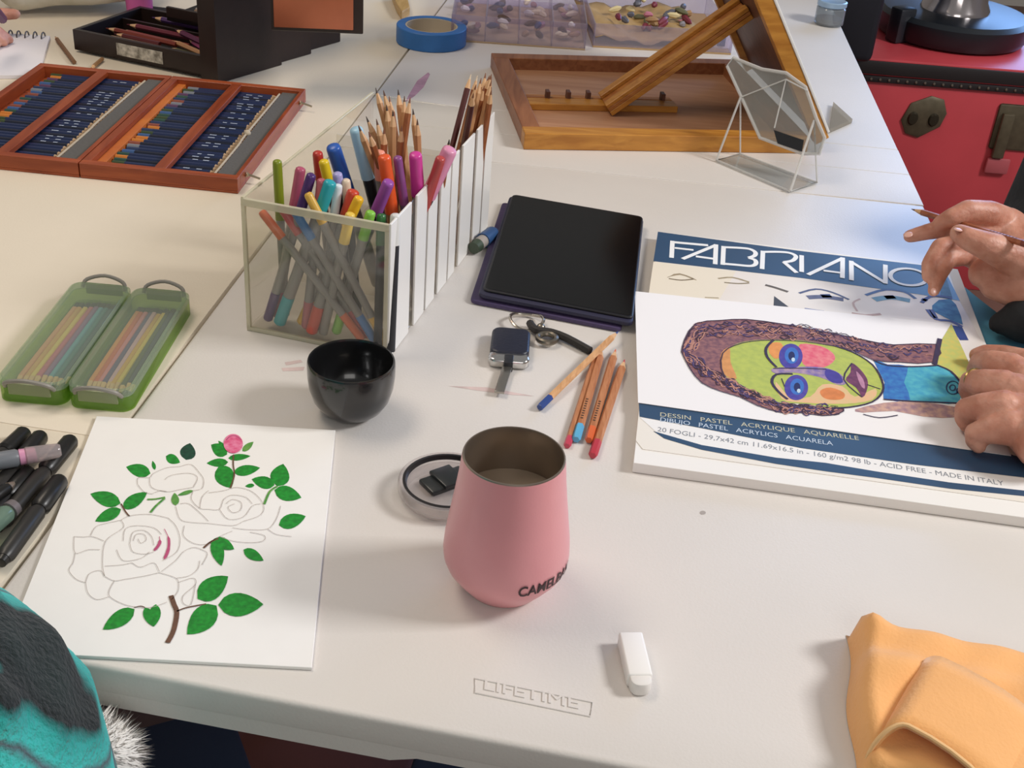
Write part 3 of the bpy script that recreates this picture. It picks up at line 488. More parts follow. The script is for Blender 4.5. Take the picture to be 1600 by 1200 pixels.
# ================================================================ green pencil cases with their pencils
m_gclear = clear('#e6f0de', .16, .12, .2, '#ccd8c4'); m_gbody = clear('#d6e8b8', .14, .15, .2, '#98bc50'); m_latch = mat('#8f8a82', .45)
def case_at(c0, c1_, L_, labels):
    c0, c1_ = Vector(c0), Vector(c1_); ex = (c1_-c0).normalized(); w = (c1_-c0).length; ey = V(-ex.y, ex.x, 0); f = lambda u, v, z: c0+ex*u+ey*v+V(0, 0, z); a = math.degrees(math.atan2(ex.y, ex.x)); cc = f(w/2, L_/2, 0)
    t = thing('pencil_case', labels[0], 'pencil case', cc); P0 = place(roundrect(w, L_, 1.1), cc[:2], a); P1 = place(roundrect(w-.5, L_-.5, .9), cc[:2], a)
    bm = B(); prism(bm, place(roundrect(w-.3, L_-.3, 1.0), cc[:2], a), .03, .22, .05, 1); meshobj('tray_floor', bm, m_gbody, t)
    bm = B(); n = len(P0); rings(bm, [[V(x, y, .05) for x, y in P0], [V(x, y, 1.5) for x, y in P0], [V(x, y, 1.5) for x, y in P1], [V(x, y, .2) for x, y in P1]], False, True); meshobj('tray_wall', bm, m_gbody, t)
    bm = B(); rings(bm, [[V(x, y, 1.52) for x, y in P0], [V(x, y, 2.15) for x, y in P0], [V(x, y, 2.3) for x, y in P1], [V(x, y, 1.56) for x, y in P1]], False, True); li = meshobj('lid_rim', bm, m_gclear, t)
    bm = B(); prism(bm, place(roundrect(w-.45, L_-.45, .9), cc[:2], a), 2.2, 2.3, .03, 1); meshobj('lid', bm, clear('#f2f6ee', .12, .1, .10, '#dde4d6'), t)
    for e in (0, 1):                                           # arched carry latches at both ends
        v = L_-.1 if e else .1; s = 1 if e else -1
        bm = B(); tube(bm, smooth_pts([f(w*.14, v, 1.6), f(w*.2, v+s*.5, 2.3), f(w*.5, v+s*.75, 2.75), f(w*.8, v+s*.5, 2.3), f(w*.86, v, 1.6)]), .2, 8); meshobj('latch_handle', bm, m_latch, t)
        bm = B(); box(bm, f(w*.5, v+s*.12, 1.5), (w*.62, .3, 1.2), RZ(a), .08); meshobj('latch_plate', bm, clear('#d8e0c0', .12, .2, .5, '#b9bf9a'), t)
    return f, w
sat = lambda c: c
casesR = case_at(U(106, 637), U(206, 646), 19.6, ['green clear-lidded pencil case beside the rose card, purple pencil inside'])
casesL = case_at(casesR[0](-6.35, .1, 0), casesR[0](-.25, .1, 0), 19.6, ['green clear-lidded pencil case away from the rose card, teal pencils inside'])
rnd = random.Random(11)
for (f, w), side, cols in ((casesR, 'case beside the rose card', [('orange', '#e08a44'), ('red-orange', '#d45a34'), ('pink', '#d8788a'), ('purple', '#4f3a78'), ('lilac', '#d0a0b4'), ('amber', '#d8a03c'), ('yellow', '#e0bc4c'), ('dark olive', '#4c5232'), ('navy', '#2c3450'), ('charcoal green', '#33443c')]),
        (casesL, 'case away from the rose card', [('peach', '#dc9a74'), ('tan orange', '#d8a060'), ('yellow', '#e2c068'), ('rose pink', '#c8607c'), ('violet', '#8a5a94'), ('sky blue', '#5a9ab4'), ('teal', '#2f7884'), ('deep teal', '#2a5468'), ('slate', '#3c4658')])):
    n = len(cols); 
    for i, (nm, c) in enumerate(cols):
        u = .95+(w-1.9)*i/(n-1); j = rnd.uniform(-.1, .1); e = rnd.uniform(0, .5)
        pencil(f(u+j, 1.6+e, .62), f(u-j, 17.6+e, .62), .33, '%s pencil inside the green %s' % (nm, side), 1.0, '#2b2a2c', mat(c, .4), lead=c, group='pencils in the green cases')

# ---------------------------------------------------------------- black brush pens at the corner
m_blk = mat('#1b1a19', .35, var=.2, vs=40)
def pen(a, b, r, label, segs, name='brush_pen'):
    """segs: (part, t0, t1, r0 factor, r1 factor, material)"""
    a, b = Vector(a), Vector(b); t = thing(name, label, 'pen', ((a+b)/2)[:2]+(min(a.z, b.z)-r,), 'pens by the teal sleeve')
    for nm, t0, t1, k0, k1, mm in segs:
        bm = B(); p, q = lerp(a, b, t0), lerp(a, b, t1); d = (q-p); tube(bm, [p, p+d*.08, p+d*.92, q], [r*k0*.75, r*k0, r*k1, r*k1*.75], 14); meshobj(nm, bm, mm, t)
def blackpen(a, b, r, label): pen(a, b, r, label, [('cap', 0, .38, 1.0, 1.05, m_blk), ('barrel', .38, .95, .95, .95, mat('#2a2826', .4)), ('end_plug', .95, 1, .7, .6, m_blk)])
blackpen(U(40, 675, .75), U(-50, 760, .75), .72, 'black pen with rounded cap, farthest from the rose card')
blackpen(U(65, 680, .75), U(-38, 806, .75), .72, 'black pen with rounded cap showing just above the pink-banded pen')
blackpen(U(112, 687, .75), U(-5, 826, .75), .74, 'long black pen with its cap next to the rose card corner')
blackpen(U(95, 749, .75), U(0, 880, .75), .74, 'black pen lying closest to the rose card edge')
blackpen(U(46, 735, .75), U(-50, 850, .75), .68, 'black pen with narrow grip half under the pink-banded pen')
pen(U(95, 703, 2.1), U(-45, 728, 2.1), .74, 'grey pen with pink band and clear cap lying across the black pens', [('cap', 0, .42, .8, 1.0, clear('#e8dede', .15, .1, .35, '#cfc4c4')), ('pink_band', .28, .48, .85, .9, mat('#d894b4', .4)), ('barrel', .46, 1, 1.0, 1.0, mat('#73767c', .4))])
pen(U(24, 790, 1.5), U(-40, 846, 1.3), .72, 'grey pen with pale green clear cap by the teal sleeve', [('end_plug', 0, .16, .9, 1, mat('#6e6668', .4)), ('cap', .16, 1, 1, 1, clear('#cfe0d0', .15, .1, .4, '#9ab8a4'))])
pen(U(22, 755, 1.7), U(-40, 800, 1.6), .5, 'thin silver-tipped black pen resting on other black pens', [('tip', 0, .15, .4, .8, mat('#a89a8c', .3, .7)), ('barrel', .15, 1, 1, 1, m_blk)])

# ================================================================ acrylic organiser with markers and pencils
OA, OB = U(386, 516), U(607, 566); oux = RZ(2.0) @ (OB-OA).normalized(); ouy = V(-oux.y, oux.x, 0); OW, OD, OH = 14.9, 34.0, 14.3; oang = math.degrees(math.atan2(oux.y, oux.x)); OR = RZ(oang)
og = lambda u, v, z=0.0: OA+oux*u+ouy*v+V(0, 0, z)
org = thing('desk_organiser', 'long clear acrylic organiser with white slatted side, full of markers and pencils', 'organiser', og(OW/2, OD/2))
m_acr = clear('#fbfaf7', .1, .05, .035, '#e9e6dc'); m_acre = clear('#f2eedc', .25, .1, .55, '#e3ddc6'); m_whs = mat('#ece9e4', .35)
def slab(nm, u0, u1, v0, v1, z0, z1, mm, bev=.04, par=None):
    bm = B(); box(bm, og((u0+u1)/2, (v0+v1)/2, (z0+z1)/2), (u1-u0, v1-v0, z1-z0), OR, bev, 1); return meshobj(nm, bm, mm, par or org)
slab('base_plate', 0, OW, 0, OD, .02, .3, m_acr)
fp = slab('front_panel', .3, OW-.3, 0, .25, .3, OH-.3, m_acr)
for a in ((0, OW, -.06, .34, OH-.75, OH), (0, OW, -.06, .3, .0, .45), (0, .4, -.06, .34, .3, OH-.5), (OW-.4, OW, -.06, .34, .3, OH-.5)): slab('edge_strip', *a, m_acre, par=fp)
slab('left_panel', 0, .25, .3, OD, .3, OH, m_acr); slab('back_panel', .3, OW-.3, OD-.25, OD, .3, OH, m_acr)
for v in (11.3, 22.6): slab('divider', .3, OW-.3, v, v+.22, .3, OH-1.2, m_acr)
slab('top_rail', 0, .3, 0, OD, OH-.1, OH+.15, m_acre)
slab('right_panel', OW-.22, OW-.02, .3, OD, .3, OH-.2, m_acr)
for v0, v1 in ((0, 5.7), (7.3, 10.4), (11.0, 13.8), (14.9, 18.0), (18.5, 20.8), (22.2, 26.4), (27.5, 30.4), (31.0, 34.0)): slab('side_slat', OW-.02, OW+.22, v0, v1, .05, OH+.1, m_whs)
m_mgrey = mat('#8c8986', .4)
def marker(a, b, r, label, cap, capl=4.0, barrel=None, endl=0.0):
    """marker standing cap up: a = top of the cap, b = foot"""
    a, b = Vector(a), Vector(b); t = thing('marker', label, 'marker', b[:2]+(min(a.z, b.z)-.1,), 'markers in the acrylic organiser'); d = (b-a).normalized(); L_ = (b-a).length; mc_ = mat(cap, .32)
    bm = B(); tube(bm, [a, a+d*.12, a+d*.35, a+d*capl], [r*.6, r*.92, r, r*1.06], 14); meshobj('cap', bm, mc_, t, smooth=50)
    bm = B(); tube(bm, [a+d*capl, b-d*endl], r*.94, 14); meshobj('barrel', bm, barrel or m_mgrey, t)
    if endl: bm = B(); tube(bm, [b-d*endl, b-d*.2, b], [r, r, r*.7], 14); meshobj('lower_cap', bm, mc_, t)
mblk = mat('#22242a', .4)
for nm, a, b, r, cap, cl, br_, el in (('olive green marker standing alone at the front corner of the organiser', (433, 250, 17), (446, 492, .8), .45, '#7f8c22', 6, m_mgrey, 0),
        ('rose marker in organiser beside the olive one', (470, 262, 17), (432, 494, .8), .5, '#b4546e', 4, m_mgrey, 3), ('dark purple marker with purple foot in the organiser', (487, 272, 17), (418, 500, .8), .48, '#4c2c6c', 4.2, m_mgrey, 3.4),
        ('dusty red marker in the organiser between purple and teal', (503, 280, 16.6), (478, 512, .8), .48, '#b5606a', 4.5, m_mgrey, 3), ('teal marker with teal foot in the organiser', (517, 283, 16.6), (436, 506, .8), .62, '#2aa3ae', 4, m_mgrey, 3.4),
        ('white-capped marker next to the teal one', (529, 288, 16), (498, 515, .8), .42, '#dde5ea', 3, m_mgrey, 0), ('brick red marker behind the yellow one in the organiser', (496, 237, 17.6), (520, 462, .8), .5, '#b8382e', 3, m_mgrey, 0),
        ('bright yellow marker leaning behind the purple one', (505, 250, 17.2), (560, 478, .8), .5, '#e3c422', 3, mblk, 0), ('thick royal blue marker leaning in the organiser', (520, 228, 18), (590, 442, .8), .72, '#2b5cb2', 7.5, m_mgrey, 0),
        ('lilac-capped marker with rounded tip', (527, 270, 16.8), (550, 486, .8), .48, '#a8a2d2', 2.2, mblk, 0), ('cream-capped marker in front of the blue one', (540, 280, 16.2), (560, 500, .8), .45, '#e2cdb2', 2.5, mblk, 0),
        ('scarlet marker low in the organiser front', (553, 297, 15.6), (486, 520, .8), .6, '#cc4630', 3.2, m_mgrey, 3), ('golden yellow marker with round cap near the organiser front', (562, 308, 15.3), (470, 505, .8), .5, '#eeb728', 3.4, m_mgrey, 3.2),
        ('pale yellow marker low behind the front panel', (548, 333, 14.2), (505, 520, .8), .5, '#e6c457', 3.2, m_mgrey, 0), ('light green marker low behind the front panel', (580, 330, 14.2), (525, 520, .8), .5, '#86c64c', 3, m_mgrey, 2.6),
        ('dark green marker at the organiser front corner', (596, 334, 13.8), (590, 545, .8), .45, '#2f6a38', 3, mblk, 0), ('tall light blue marker with black barrel in the organiser', (556, 200, 19.2), (618, 446, .8), .68, '#a4cbdf', 5.6, mblk, 0),
        ('violet marker leaning against the orange one', (608, 283, 16.2), (530, 470, .8), .58, '#9950a8', 4.2, mblk, 0), ('orange-red marker upright in the organiser middle', (600, 243, 18), (632, 478, .8), .64, '#e55a28', 6.2, mat('#b07a4c', .4), 0),
        ('plum thin marker behind the orange-red one', (621, 245, 17.8), (652, 462, .8), .45, '#8b4c88', 5.5, mat('#6b5a78', .4), 0), ('magenta marker upright in the organiser', (649, 240, 18), (662, 452, .8), .64, '#cf3f98', 5, mblk, 0),
        ('pale pink thick marker leaning over the slatted side', (704, 232, 18.2), (600, 452, .8), .75, '#dd92b2', 6, mblk, 0), ('red-brown marker beside the pale pink one', (689, 246, 17.6), (622, 450, .8), .5, '#b64a48', 7, mblk, 0),
        ('salmon-capped marker behind the orange-red one', (592, 236, 17.4), (612, 462, .8), .6, '#ec9a84', 3, m_mgrey, 0), ('white round-capped marker in the organiser corner', (618, 334, 14.6), (610, 548, .8), .5, '#dcdcda', 3, mblk, 0)):
    marker(U(*a), U(*b), r, nm, cap, cl, br_, el)
for nm, a, b, cap in (('orange double-ended marker slanting behind the organiser front panel', (1.6, .95, 12.9), (12.0, .95, 1.0), '#d8683a'), ('rosy red double-ended marker slanting behind the front panel', (3.2, 1.75, 13.4), (12.3, 1.75, 1.0), '#c05058'),
        ('blue double-ended marker slanting behind the front panel', (5.0, .95, 13.6), (13.4, .95, 1.0), '#3a78b8'), ('amber double-ended marker sticking out over the front panel', (6.4, .95, 15.6), (14.5, .95, 1.0), '#d8ac4a')):
    marker(og(*a), og(*b), .42, nm, cap, 3.2, m_mgrey, 3.2)
m_tan = wood('#cf9f72', '#b07a4c', 'Z', .5, 20); m_brn = wood('#a9683c', '#8a4c2a', 'Z', .5, 20); m_mar = mat('#5a2c2a', .45); rnd = random.Random(5)
for i, (x, y) in enumerate(((587, 137), (599, 141), (608, 150), (622, 140), (632, 150), (641, 152), (572, 182), (588, 186), (600, 200), (614, 172), (560, 196), (576, 206), (645, 170), (652, 186), (628, 196), (604, 164))):
    a = U(x, y, 19.5+rnd.uniform(-.8, .6)); b = og(rnd.uniform(9.5, 14.2), rnd.uniform(12.2, 18.5), .8); mm = (m_tan, m_tan, m_brn)[i % 3]
    pencil(a, b, .36, 'natural wood pencil leaning in the middle bay of the acrylic organiser', 0, '#6b4a34', mm, lead=('#4a3a34', '#6a4a3a', '#8a5a44')[i % 3], group='pencils in the organiser middle bay', name='pencil')
for i, (x, y) in enumerate(((736, 116), (746, 118), (752, 122), (759, 114), (765, 118), (771, 116), (778, 126), (783, 120), (744, 132), (757, 134), (768, 136), (776, 140), (740, 146))):
    a = U(min(x, 768), y, 19+rnd.uniform(-.6, .6)); b = og(10.6+(i % 4)*1.0+rnd.uniform(-.2, .2), 24+(i*.72) % 9, .8); mm = m_mar if i in (0, 12) else (m_tan, m_brn)[i % 2]
    lab = 'dark maroon pencil upright in the rear bay of the acrylic organiser' if i in (0, 12) else 'natural wood pencil upright in the rear bay of the acrylic organiser'
    pencil(a, b, .36, lab, 0, '#e8dcc8', mm, lead='#d8c4a8' if i < 2 else '#8a5a40', group='pencils in the organiser rear bay', name='pencil')
pencil(U(702, 218, 18), og(12.6, 19.5, .8), .36, 'dark-tipped pencil next to the pale pink marker', 0, '#333', m_brn, lead='#3a3a34', name='pencil')

# ================================================================ wooden pencil box lying open, two trays of navy pencils
wf = V(-35.6, 141.4, 0); wux = V(math.cos(math.radians(-3)), math.sin(math.radians(-3)), 0); wuy = V(-wux.y, wux.x, 0); wang = -3; WW, WD, WHH = 19.9, 35.5, 2.0
m_rw = wood('#9c4a26', '#7c3418', 'Y', .4, 10); m_rwx = wood('#a8522a', '#86391b', 'X', .4, 10)
wb = thing('wooden_pencil_box', 'reddish-brown wooden pencil box opened flat into two trays', 'pencil box', wf-wux*20+wuy*17)
navy = mat('#1e2c50', .38); navyd = mat('#141c30', .4)
dips = ['#2a3a5c', '#3a4a2c', '#8a4a3a', '#c87a30', '#3c5c8c', '#5a3a5a', '#7c8088', '#2c4c40']
proto = None; rnd = random.Random(21)
for ti in range(2):
    off_ = -WW*(1-ti)-(.15 if ti == 0 else 0) - 0; F0 = wf-wux*(WW if ti else 2*WW+.15)
    wp = lambda u, v, z, F0=F0: F0+wux*u+wuy*v+V(0, 0, z)
    def wbx(nm, u0, u1, v0, v1, z0, z1, mm, par=wb, bev=.05):
        bm = B(); box(bm, wp((u0+u1)/2, (v0+v1)/2, (z0+z1)/2), (u1-u0, v1-v0, z1-z0), RZ(wang), bev, 1); return meshobj(nm, bm, mm, par)
    tray = wbx('tray', 0, WW, 0, WD, .02, .35, m_rwx)
    for a in ((0, WW, 0, 1.2), (0, WW, WD-1.2, WD)): wbx('tray_rail', *a, .35, WHH, m_rwx, tray)
    for a in ((0, 1.1, 1.2, WD-1.2), (WW-.6, WW, 1.2, WD-1.2)): wbx('tray_rail', *a, .35, WHH, m_rw, tray)
    wbx('retaining_bar', WW*.46, WW*.46+1.5, 1.0, WD-1.0, 1.35, WHH+.05, m_rw, tray)
    wbx('foam_strip', WW-3.2, WW-.6, 1.2, WD-1.2, .35, 1.55, mat('#5a5856', .9, bump=.4, bs=200), tray)
    if ti: wbx('accent_strip', 1.1, 2.3, 1.2, WD-1.2, .35, 1.3, mat('#b8622c', .5, hex2='#c8742c', vs=30), tray)
    bm = B(); tube(bm, smooth_pts([wp(WW-3.5, 1.6, 1.5), wp(WW-3.4, 12, 1.5), wp(WW-3.5, 16, 1.55), wp(WW-3.4, WD-2, 1.5)]), .14, 6)
    if ti: ball(bm, wp(WW-3.4, 16.5, 1.6), .5)
    meshobj('cord', bm, mat('#bcae98', .7), tray)
    n = 33
    for i in range(n):
        v = 1.75+(WD-3.5)*i/(n-1); t = None
        lab = 'navy pencil in the tray of the wooden box next to the acrylic organiser' if ti else 'navy pencil in the tray of the wooden box away from the organiser'
        r = .4; a, b = wp(WW-3.45+rnd.uniform(-.12, .12), v, .78), wp(2.5+rnd.uniform(-.3, .3), v, .78)
        t = thing('watercolor_pencil', lab, 'pencil', ((a+b)/2)[:2]+(.36,), 'navy pencils in the box tray near the organiser' if ti else 'navy pencils in the box tray away from the organiser'); d = (b-a).normalized(); c = rnd.choice(dips)
        bm = B(); tube(bm, [a+d*1.1, b-d*1.6], r, 6); meshobj('barrel', bm, navy if i % 3 else navyd, t)
        bm = B(); tube(bm, [a, a+d*1.1], [.08, r], 6); meshobj('tip', bm, mat('#b89a78', .6), t)
        bm = B(); tube(bm, [b-d*1.6, b], r*1.02, 6); meshobj('dipped_end', bm, mat(c, .4), t)
        if rnd.random() < .45:
            bm = B(); s_ = wuy*.13
            for k_ in range(2):
                p = a+d*(2.2+k_*1.5+rnd.random()*.3)+V(0, 0, r+.01); q = p+d*rnd.uniform(.5, .95); poly(bm, [p-s_, q-s_, q+s_, p+s_])
            meshobj('imprint', bm, mat('#a9b4c8', .4), t, smooth=0)
for v in (3.5, WD-4):
    bm = B(); tube(bm, [wf+wuy*v+V(.05, 0, 1.2), wf+wuy*v+wux*.5+V(0, 0, 1.2), wf+wuy*(v-.2)+wux*1.9+V(0, 0, .9)], .14, 6); ball(bm, wf+wuy*v+wux*.2+V(0, 0, 1.2), .35, 1); meshobj('hook_catch', bm, mat('#b0a48c', .3, .8), wb)

# ---------------------------------------------------------------- dark art case with pulled-out tray of pencils and tubes
K = U(345, 130); e1 = V(math.cos(math.radians(57)), math.sin(math.radians(57)), 0); e2 = V(math.cos(math.radians(160)), math.sin(math.radians(160)), 0); e1p = V(e2.y, -e2.x, 0)
m_dk = mat('#2a1c18', .4, var=.3, vs=20, bump=.1, bs=80); m_dk2 = mat('#1a1514', .5)
ac = thing('art_case', 'dark brown wooden art case with an open tray of pencils', 'art case', K+e1*12)
dk_ = lambda a, b, z: K+e2*a+e1p*b+V(0, 0, z)
def dbx(nm, a0, a1, b0, b1, z0, z1, mm, par=None):
    bm = B(); box(bm, dk_((a0+a1)/2, (b0+b1)/2, (z0+z1)/2), (a1-a0, b1-b0, z1-z0), RZ(160), .06, 1); return meshobj(nm, bm, mm, par or ac)
tr_ = dbx('tray_floor', 0, 27, 0, 17, .4, .8, m_dk2)
for a in ((0, 27, 0, .8), (0, 27, 16.2, 17)): dbx('tray_wall', *a, .4, 3.6, m_dk, tr_)
for a in ((26.2, 27, .8, 16.2), (0, .8, .8, 16.2)): dbx('tray_wall', *a, .4, 3.6, m_dk, tr_)
dbx('tray_divider', .8, 26.2, 11.2, 11.6, .8, 3.0, m_dk, tr_)
bm = B(); side = [K-e1*.5, K+e1*13, K+e1*13.2+e2*1, K+e1*21+e2*1, K+e1*21.2+e2*2.5, K+e1*30+e2*2.5, K+e1*30+e2*6, K-e1*.5+e2*3]
prism(bm, [p[:2] for p in side], .02, 24, .1, 1); meshobj('side_block', bm, m_dk, ac)
dbx('upper_tray', 4, 18, 12, 24, 3.8, 4.5, m_dk2); dbx('upper_tray_wall', 4, 18, 12, 12.6, 3.8, 6.0, m_dk)
bm = B(); cq = U(424, 48, 10.5); cr = V(math.cos(math.radians(8)), math.sin(math.radians(8)), 0); cl_ = V(-cr.y, cr.x, 0)
prism(bm, [p[:2] for p in (cq, cq+cr*13, cq+cr*13+cl_*9, cq+cl_*9)], 10.5, 20, .15, 1); meshobj('drawer', bm, m_dk, ac)
bm = B(); cc_ = cq-cl_*.06; box(bm, cc_+cr*6.0+V(0, 0, 4.4), (11.2, .5, 7.6), RZ(8), .12); meshobj('copper_front', bm, mat('#b86a4a', .35, .3, var=.15, vs=20), ac)
bm = B(); lab_ = dk_(13.5, -.03, 2.0); box(bm, dk_(14.5, -.06, 2.0), (8.5, .1, 1.9), RZ(160), .02, 1); meshobj('paper_label', bm, mat('#d8d2c4', .6, hex2='#7a7468', vs=120), ac, smooth=0)
rnd = random.Random(9)
for nm, c, a, b, r in (('pale wood pencil along the front of the dark tray', '#c89878', (23, 1.9), (9, 1.7), .4), ('maroon pencil at the far side of the dark tray', '#6a2432', (24, 9.5), (6, 9.2), .42), ('magenta brush across the dark tray', '#8a2a5a', (12, 9.2), (2, 3.2), .5), ('plum pencil in the dark tray', '#5c2444', (15, 10), (4, 5.0), .45),
        ('brick red pencil in the dark tray', '#8a3a2a', (24, 7.2), (10, 6.4), .42), ('russet pencil in the dark tray', '#7a3020', (25, 5.5), (11, 4.6), .42), ('purple pencil behind the divider of the dark tray', '#4a2a5c', (22, 13.5), (8, 13), .45), ('olive pencil near the end of the dark tray', '#5a5a2a', (12, 3.6), (2, 2.0), .4), ('dark red pencil beside the tray edge', '#5a1c1c', (22, 3.6), (13, 3.1), .4), ('tan pencil crossing the dark tray', '#b08058', (12.5, 5.6), (5, 2.6), .4)):
    z = 2.3+rnd.random()*1.1; pencil(dk_(*a, z), dk_(*b, z), r, nm, 0, c, mat(c, .4), lead=c, group='pencils in the dark art case', name='pencil')
t = thing('paint_tube', 'green paint tube lying in the dark art case', 'tube', dk_(4, 8, .9)); bm = B(); tube(bm, [dk_(6.5, 8.6, 2.4), dk_(2, 7.2, 2.2)], [.9, .8], 12); meshobj('body', bm, mat('#2c5c4c', .4), t); bm = B(); tube(bm, [dk_(6.5, 8.6, 2.4), dk_(7.4, 8.9, 2.4)], .6, 10); meshobj('cap', bm, mat('#d8d4cc', .4), t)
for i in range(5):
    a = dk_(8+i*1.5, 13.9+i*.3, 5.3); t = thing('paint_tube', 'white paint tube in the upper tray of the dark art case', 'tube', a[:]+() if False else a, 'white tubes in the upper tray'); bm = B(); tube(bm, [a, a+e1p*3.4+V(0, 0, .1)], [.62, .7], 10); meshobj('body', bm, mat('#dcdad6', .4), t); bm = B(); tube(bm, [a-e1p*.6, a], .42, 8); meshobj('cap', bm, mat('#2a2a2c', .4) if i % 2 else mat('#c8a890', .4), t)
pencil(U(86, 57, .4), U(116, 97, .4), .36, 'brown pencil on the cream table beside the dark art case', 0, '#6a4a30', mat('#7a5638', .5), lead='#4a3020', name='pencil')
pencil(U(141, 108, .4), U(160, 92, .4), .3, 'short pencil stub between dark art case and wooden pencil box', 0, '#8a6a4a', mat('#9a7450', .5), lead='#4a3020', name='pencil')

# ================================================================ wooden table easel, opened
E0 = U(818, 234); eex = (U(1240, 240)-E0).normalized(); eey = V(-eex.y, eex.x, 0); ea = math.degrees(math.atan2(eex.y, eex.x)); EW, ED, EH = 41.5, 37.0, 2.4
ep = lambda u, v, z: E0+eex*u+eey*v+V(0, 0, z)
m_ew = wood('#b87a3c', '#96582a', 'X', .4, 12); m_ewy = wood('#9c6440', '#7e4a2c', 'Y', .4, 12); m_ebr = wood('#c88c3c', '#a86c28', 'X', .35, 12); m_ein = wood('#b98a68', '#a27252', 'X', .5, 8); m_edk = wood('#6c4434', '#4c2c22', 'Z', .45, 8)
ez = thing('table_easel', 'wooden box easel with its lid propped open by a slotted bar', 'easel', ep(EW/2, ED/2, 0))
def ebx(nm, u0, u1, v0, v1, z0, z1, mm, par=None, bev=.1):
    bm = B(); box(bm, ep((u0+u1)/2, (v0+v1)/2, (z0+z1)/2), (u1-u0, v1-v0, z1-z0), RZ(ea), bev, 1); return meshobj(nm, bm, mm, par or ez)
ebx('floor_panel', 1, EW-1, 1, ED-1, .1, .5, m_ein)
ebx('front_rail', 0, EW, 0, 2.8, .02, EH, m_ebr); ebx('back_rail', 0, EW, ED-2.6, ED, .02, EH, m_ewy); ebx('side_rail', 0, 2.6, 2.8, ED-2.6, .02, EH, m_ewy); ebx('side_rail', EW-2.6, EW, 2.8, ED-2.6, .02, EH, m_ewy)
rr_ = ebx('ratchet_rail', 3.0, 26, 15.0, 17.8, .5, 1.5, m_ebr); ebx('ratchet_rail', 3.0, 26, 18.6, 20.0, .5, 1.3, m_ew)
for u in (6, 9.2, 12.3, 15.6, 24): ebx('notch_peg', u, u+.6, 17.6, 19.0, .8, 2.5, m_edk, rr_, .05)
th = math.radians(58); ldir = -eex*math.cos(th)+V(0, 0, math.sin(th)); lnrm = eex*math.sin(th)+V(0, 0, math.cos(th)); LQ = ep(EW+2.6, 1.0, 2.0)
RL = Matrix((ldir, eey, lnrm)).transposed()
def lbx(nm, s0, s1, v0, v1, n0, n1, mm, par=None, bev=.08):
    bm = B(); box(bm, LQ+ldir*((s0+s1)/2)+eey*((v0+v1)/2)+lnrm*((n0+n1)/2), (s1-s0, v1-v0, n1-n0), RL, bev, 1); return meshobj(nm, bm, mm, par or ez)
ld = lbx('lid_panel', 0, 40, 1.2, 33, -.5, .4, m_edk); lbx('lid_edge', 0, 40, -.6, 1.2, -1.5, .6, m_ebr, ld); lbx('lid_edge', 0, 40, 33, 34.5, -1.5, .6, m_ebr, ld)
lbx('canvas_board', .8, 40, -.7, 34, .62, 1.0, mat('#e6e2dc', .6), ld)
pa = ep(14.6, 15.8, 1.6); pb_ = LQ+ldir*17.5+eey*15.5-lnrm*1.2; pdv = (pb_-pa).normalized(); pw_ = eey; pn = pdv.cross(pw_); RP = Matrix((pdv, pw_, pn)).transposed(); pl = (pb_-pa).length
def pbx(nm, s0, s1, v0, v1, n0, n1, mm, par=None):
    bm = B(); box(bm, pa+pdv*((s0+s1)/2)+pw_*((v0+v1)/2)+pn*((n0+n1)/2), (s1-s0, v1-v0, n1-n0), RP, .08, 1); return meshobj(nm, bm, mm, par or ez)
pr_ = pbx('prop_bar', 0, pl+.6, -3.0, 3.0, -.5, .1, m_ew)
for v0, v1 in ((-3.0, -1.3), (1.3, 3.0)): pbx('prop_side', 0, pl+.6, v0, v1, -1.3, -.5, m_ebr, pr_); pbx('prop_side', 0, pl+.6, v0, v1, .1, .7, m_ebr, pr_)
bm = B(); q = [U(*p, 2.2) for p in ((1300, 158), (1333, 186), (1297, 200))]; q = [U(*p, .6) for p in ((1302, 160), (1332, 187), (1296, 203))]; prism(bm, [p[:2] for p in q], .05, .7); meshobj('corner_bracket', bm, clear('#dedbd4', .2, .1, .35, '#b9b2a6'), ez)

# ---------------------------------------------------------------- clear acrylic stand with an octagonal plate
sfl, sfr, sbr, sbl = U(1119, 253), U(1234, 302), U(1276, 288), U(1156, 243); m_st = clear('#f2f4f4', .2, .05, .05); m_ste = clear('#f6f6f4', .3, .1, .5, '#e6e4e0')
sd = thing('display_stand', 'clear acrylic display stand in front of the wooden easel', 'stand', (sfl+sbr)/2)
bm = B(); prism(bm, [p[:2] for p in (sfl, sfr, sbr, sbl)], .05, .3); meshobj('base_plate', bm, m_st, sd)
bm = B(); tube(bm, [p+V(0, 0, .25) for p in (sfl, sfr, sbr, sbl)], .16, 6, closed=True); meshobj('base_edge', bm, m_ste, sd)
aL, aR = U(1157, 152, 8.6), U(1272, 188, 8.0)
for p, q, r_ in ((sfl, aL, sbl), (sfr, aR, sbr)):
    bm = B(); tube(bm, [p+V(0, 0, .3), q], .17, 6); meshobj('leg', bm, m_ste, sd); bm = B(); tube(bm, [r_+V(0, 0, .3), q], .13, 6); meshobj('leg', bm, m_ste, sd)
ph = (aR-aL); ph.z = 0; ph.normalize(); pbk = V(-ph.y, ph.x, 0); pup = (pbk*.42+V(0, 0, 1)).normalized(); pnn = ph.cross(pup).normalized(); P0_ = lerp(aL, aR, .5)
def Upl(px, py, o=0.0):
    d = FW+RT*((px-800)/FPX)-UP*((py-600)/FPX); c = V(0, 0, HC); t = (P0_+pnn*o-c).dot(pnn)/d.dot(pnn); return c+d*t
octp = [(1136, 103), (1145, 90), (1190, 108), (1228, 114), (1258, 136), (1275, 185), (1288, 215), (1280, 240), (1255, 240), (1187, 215)]
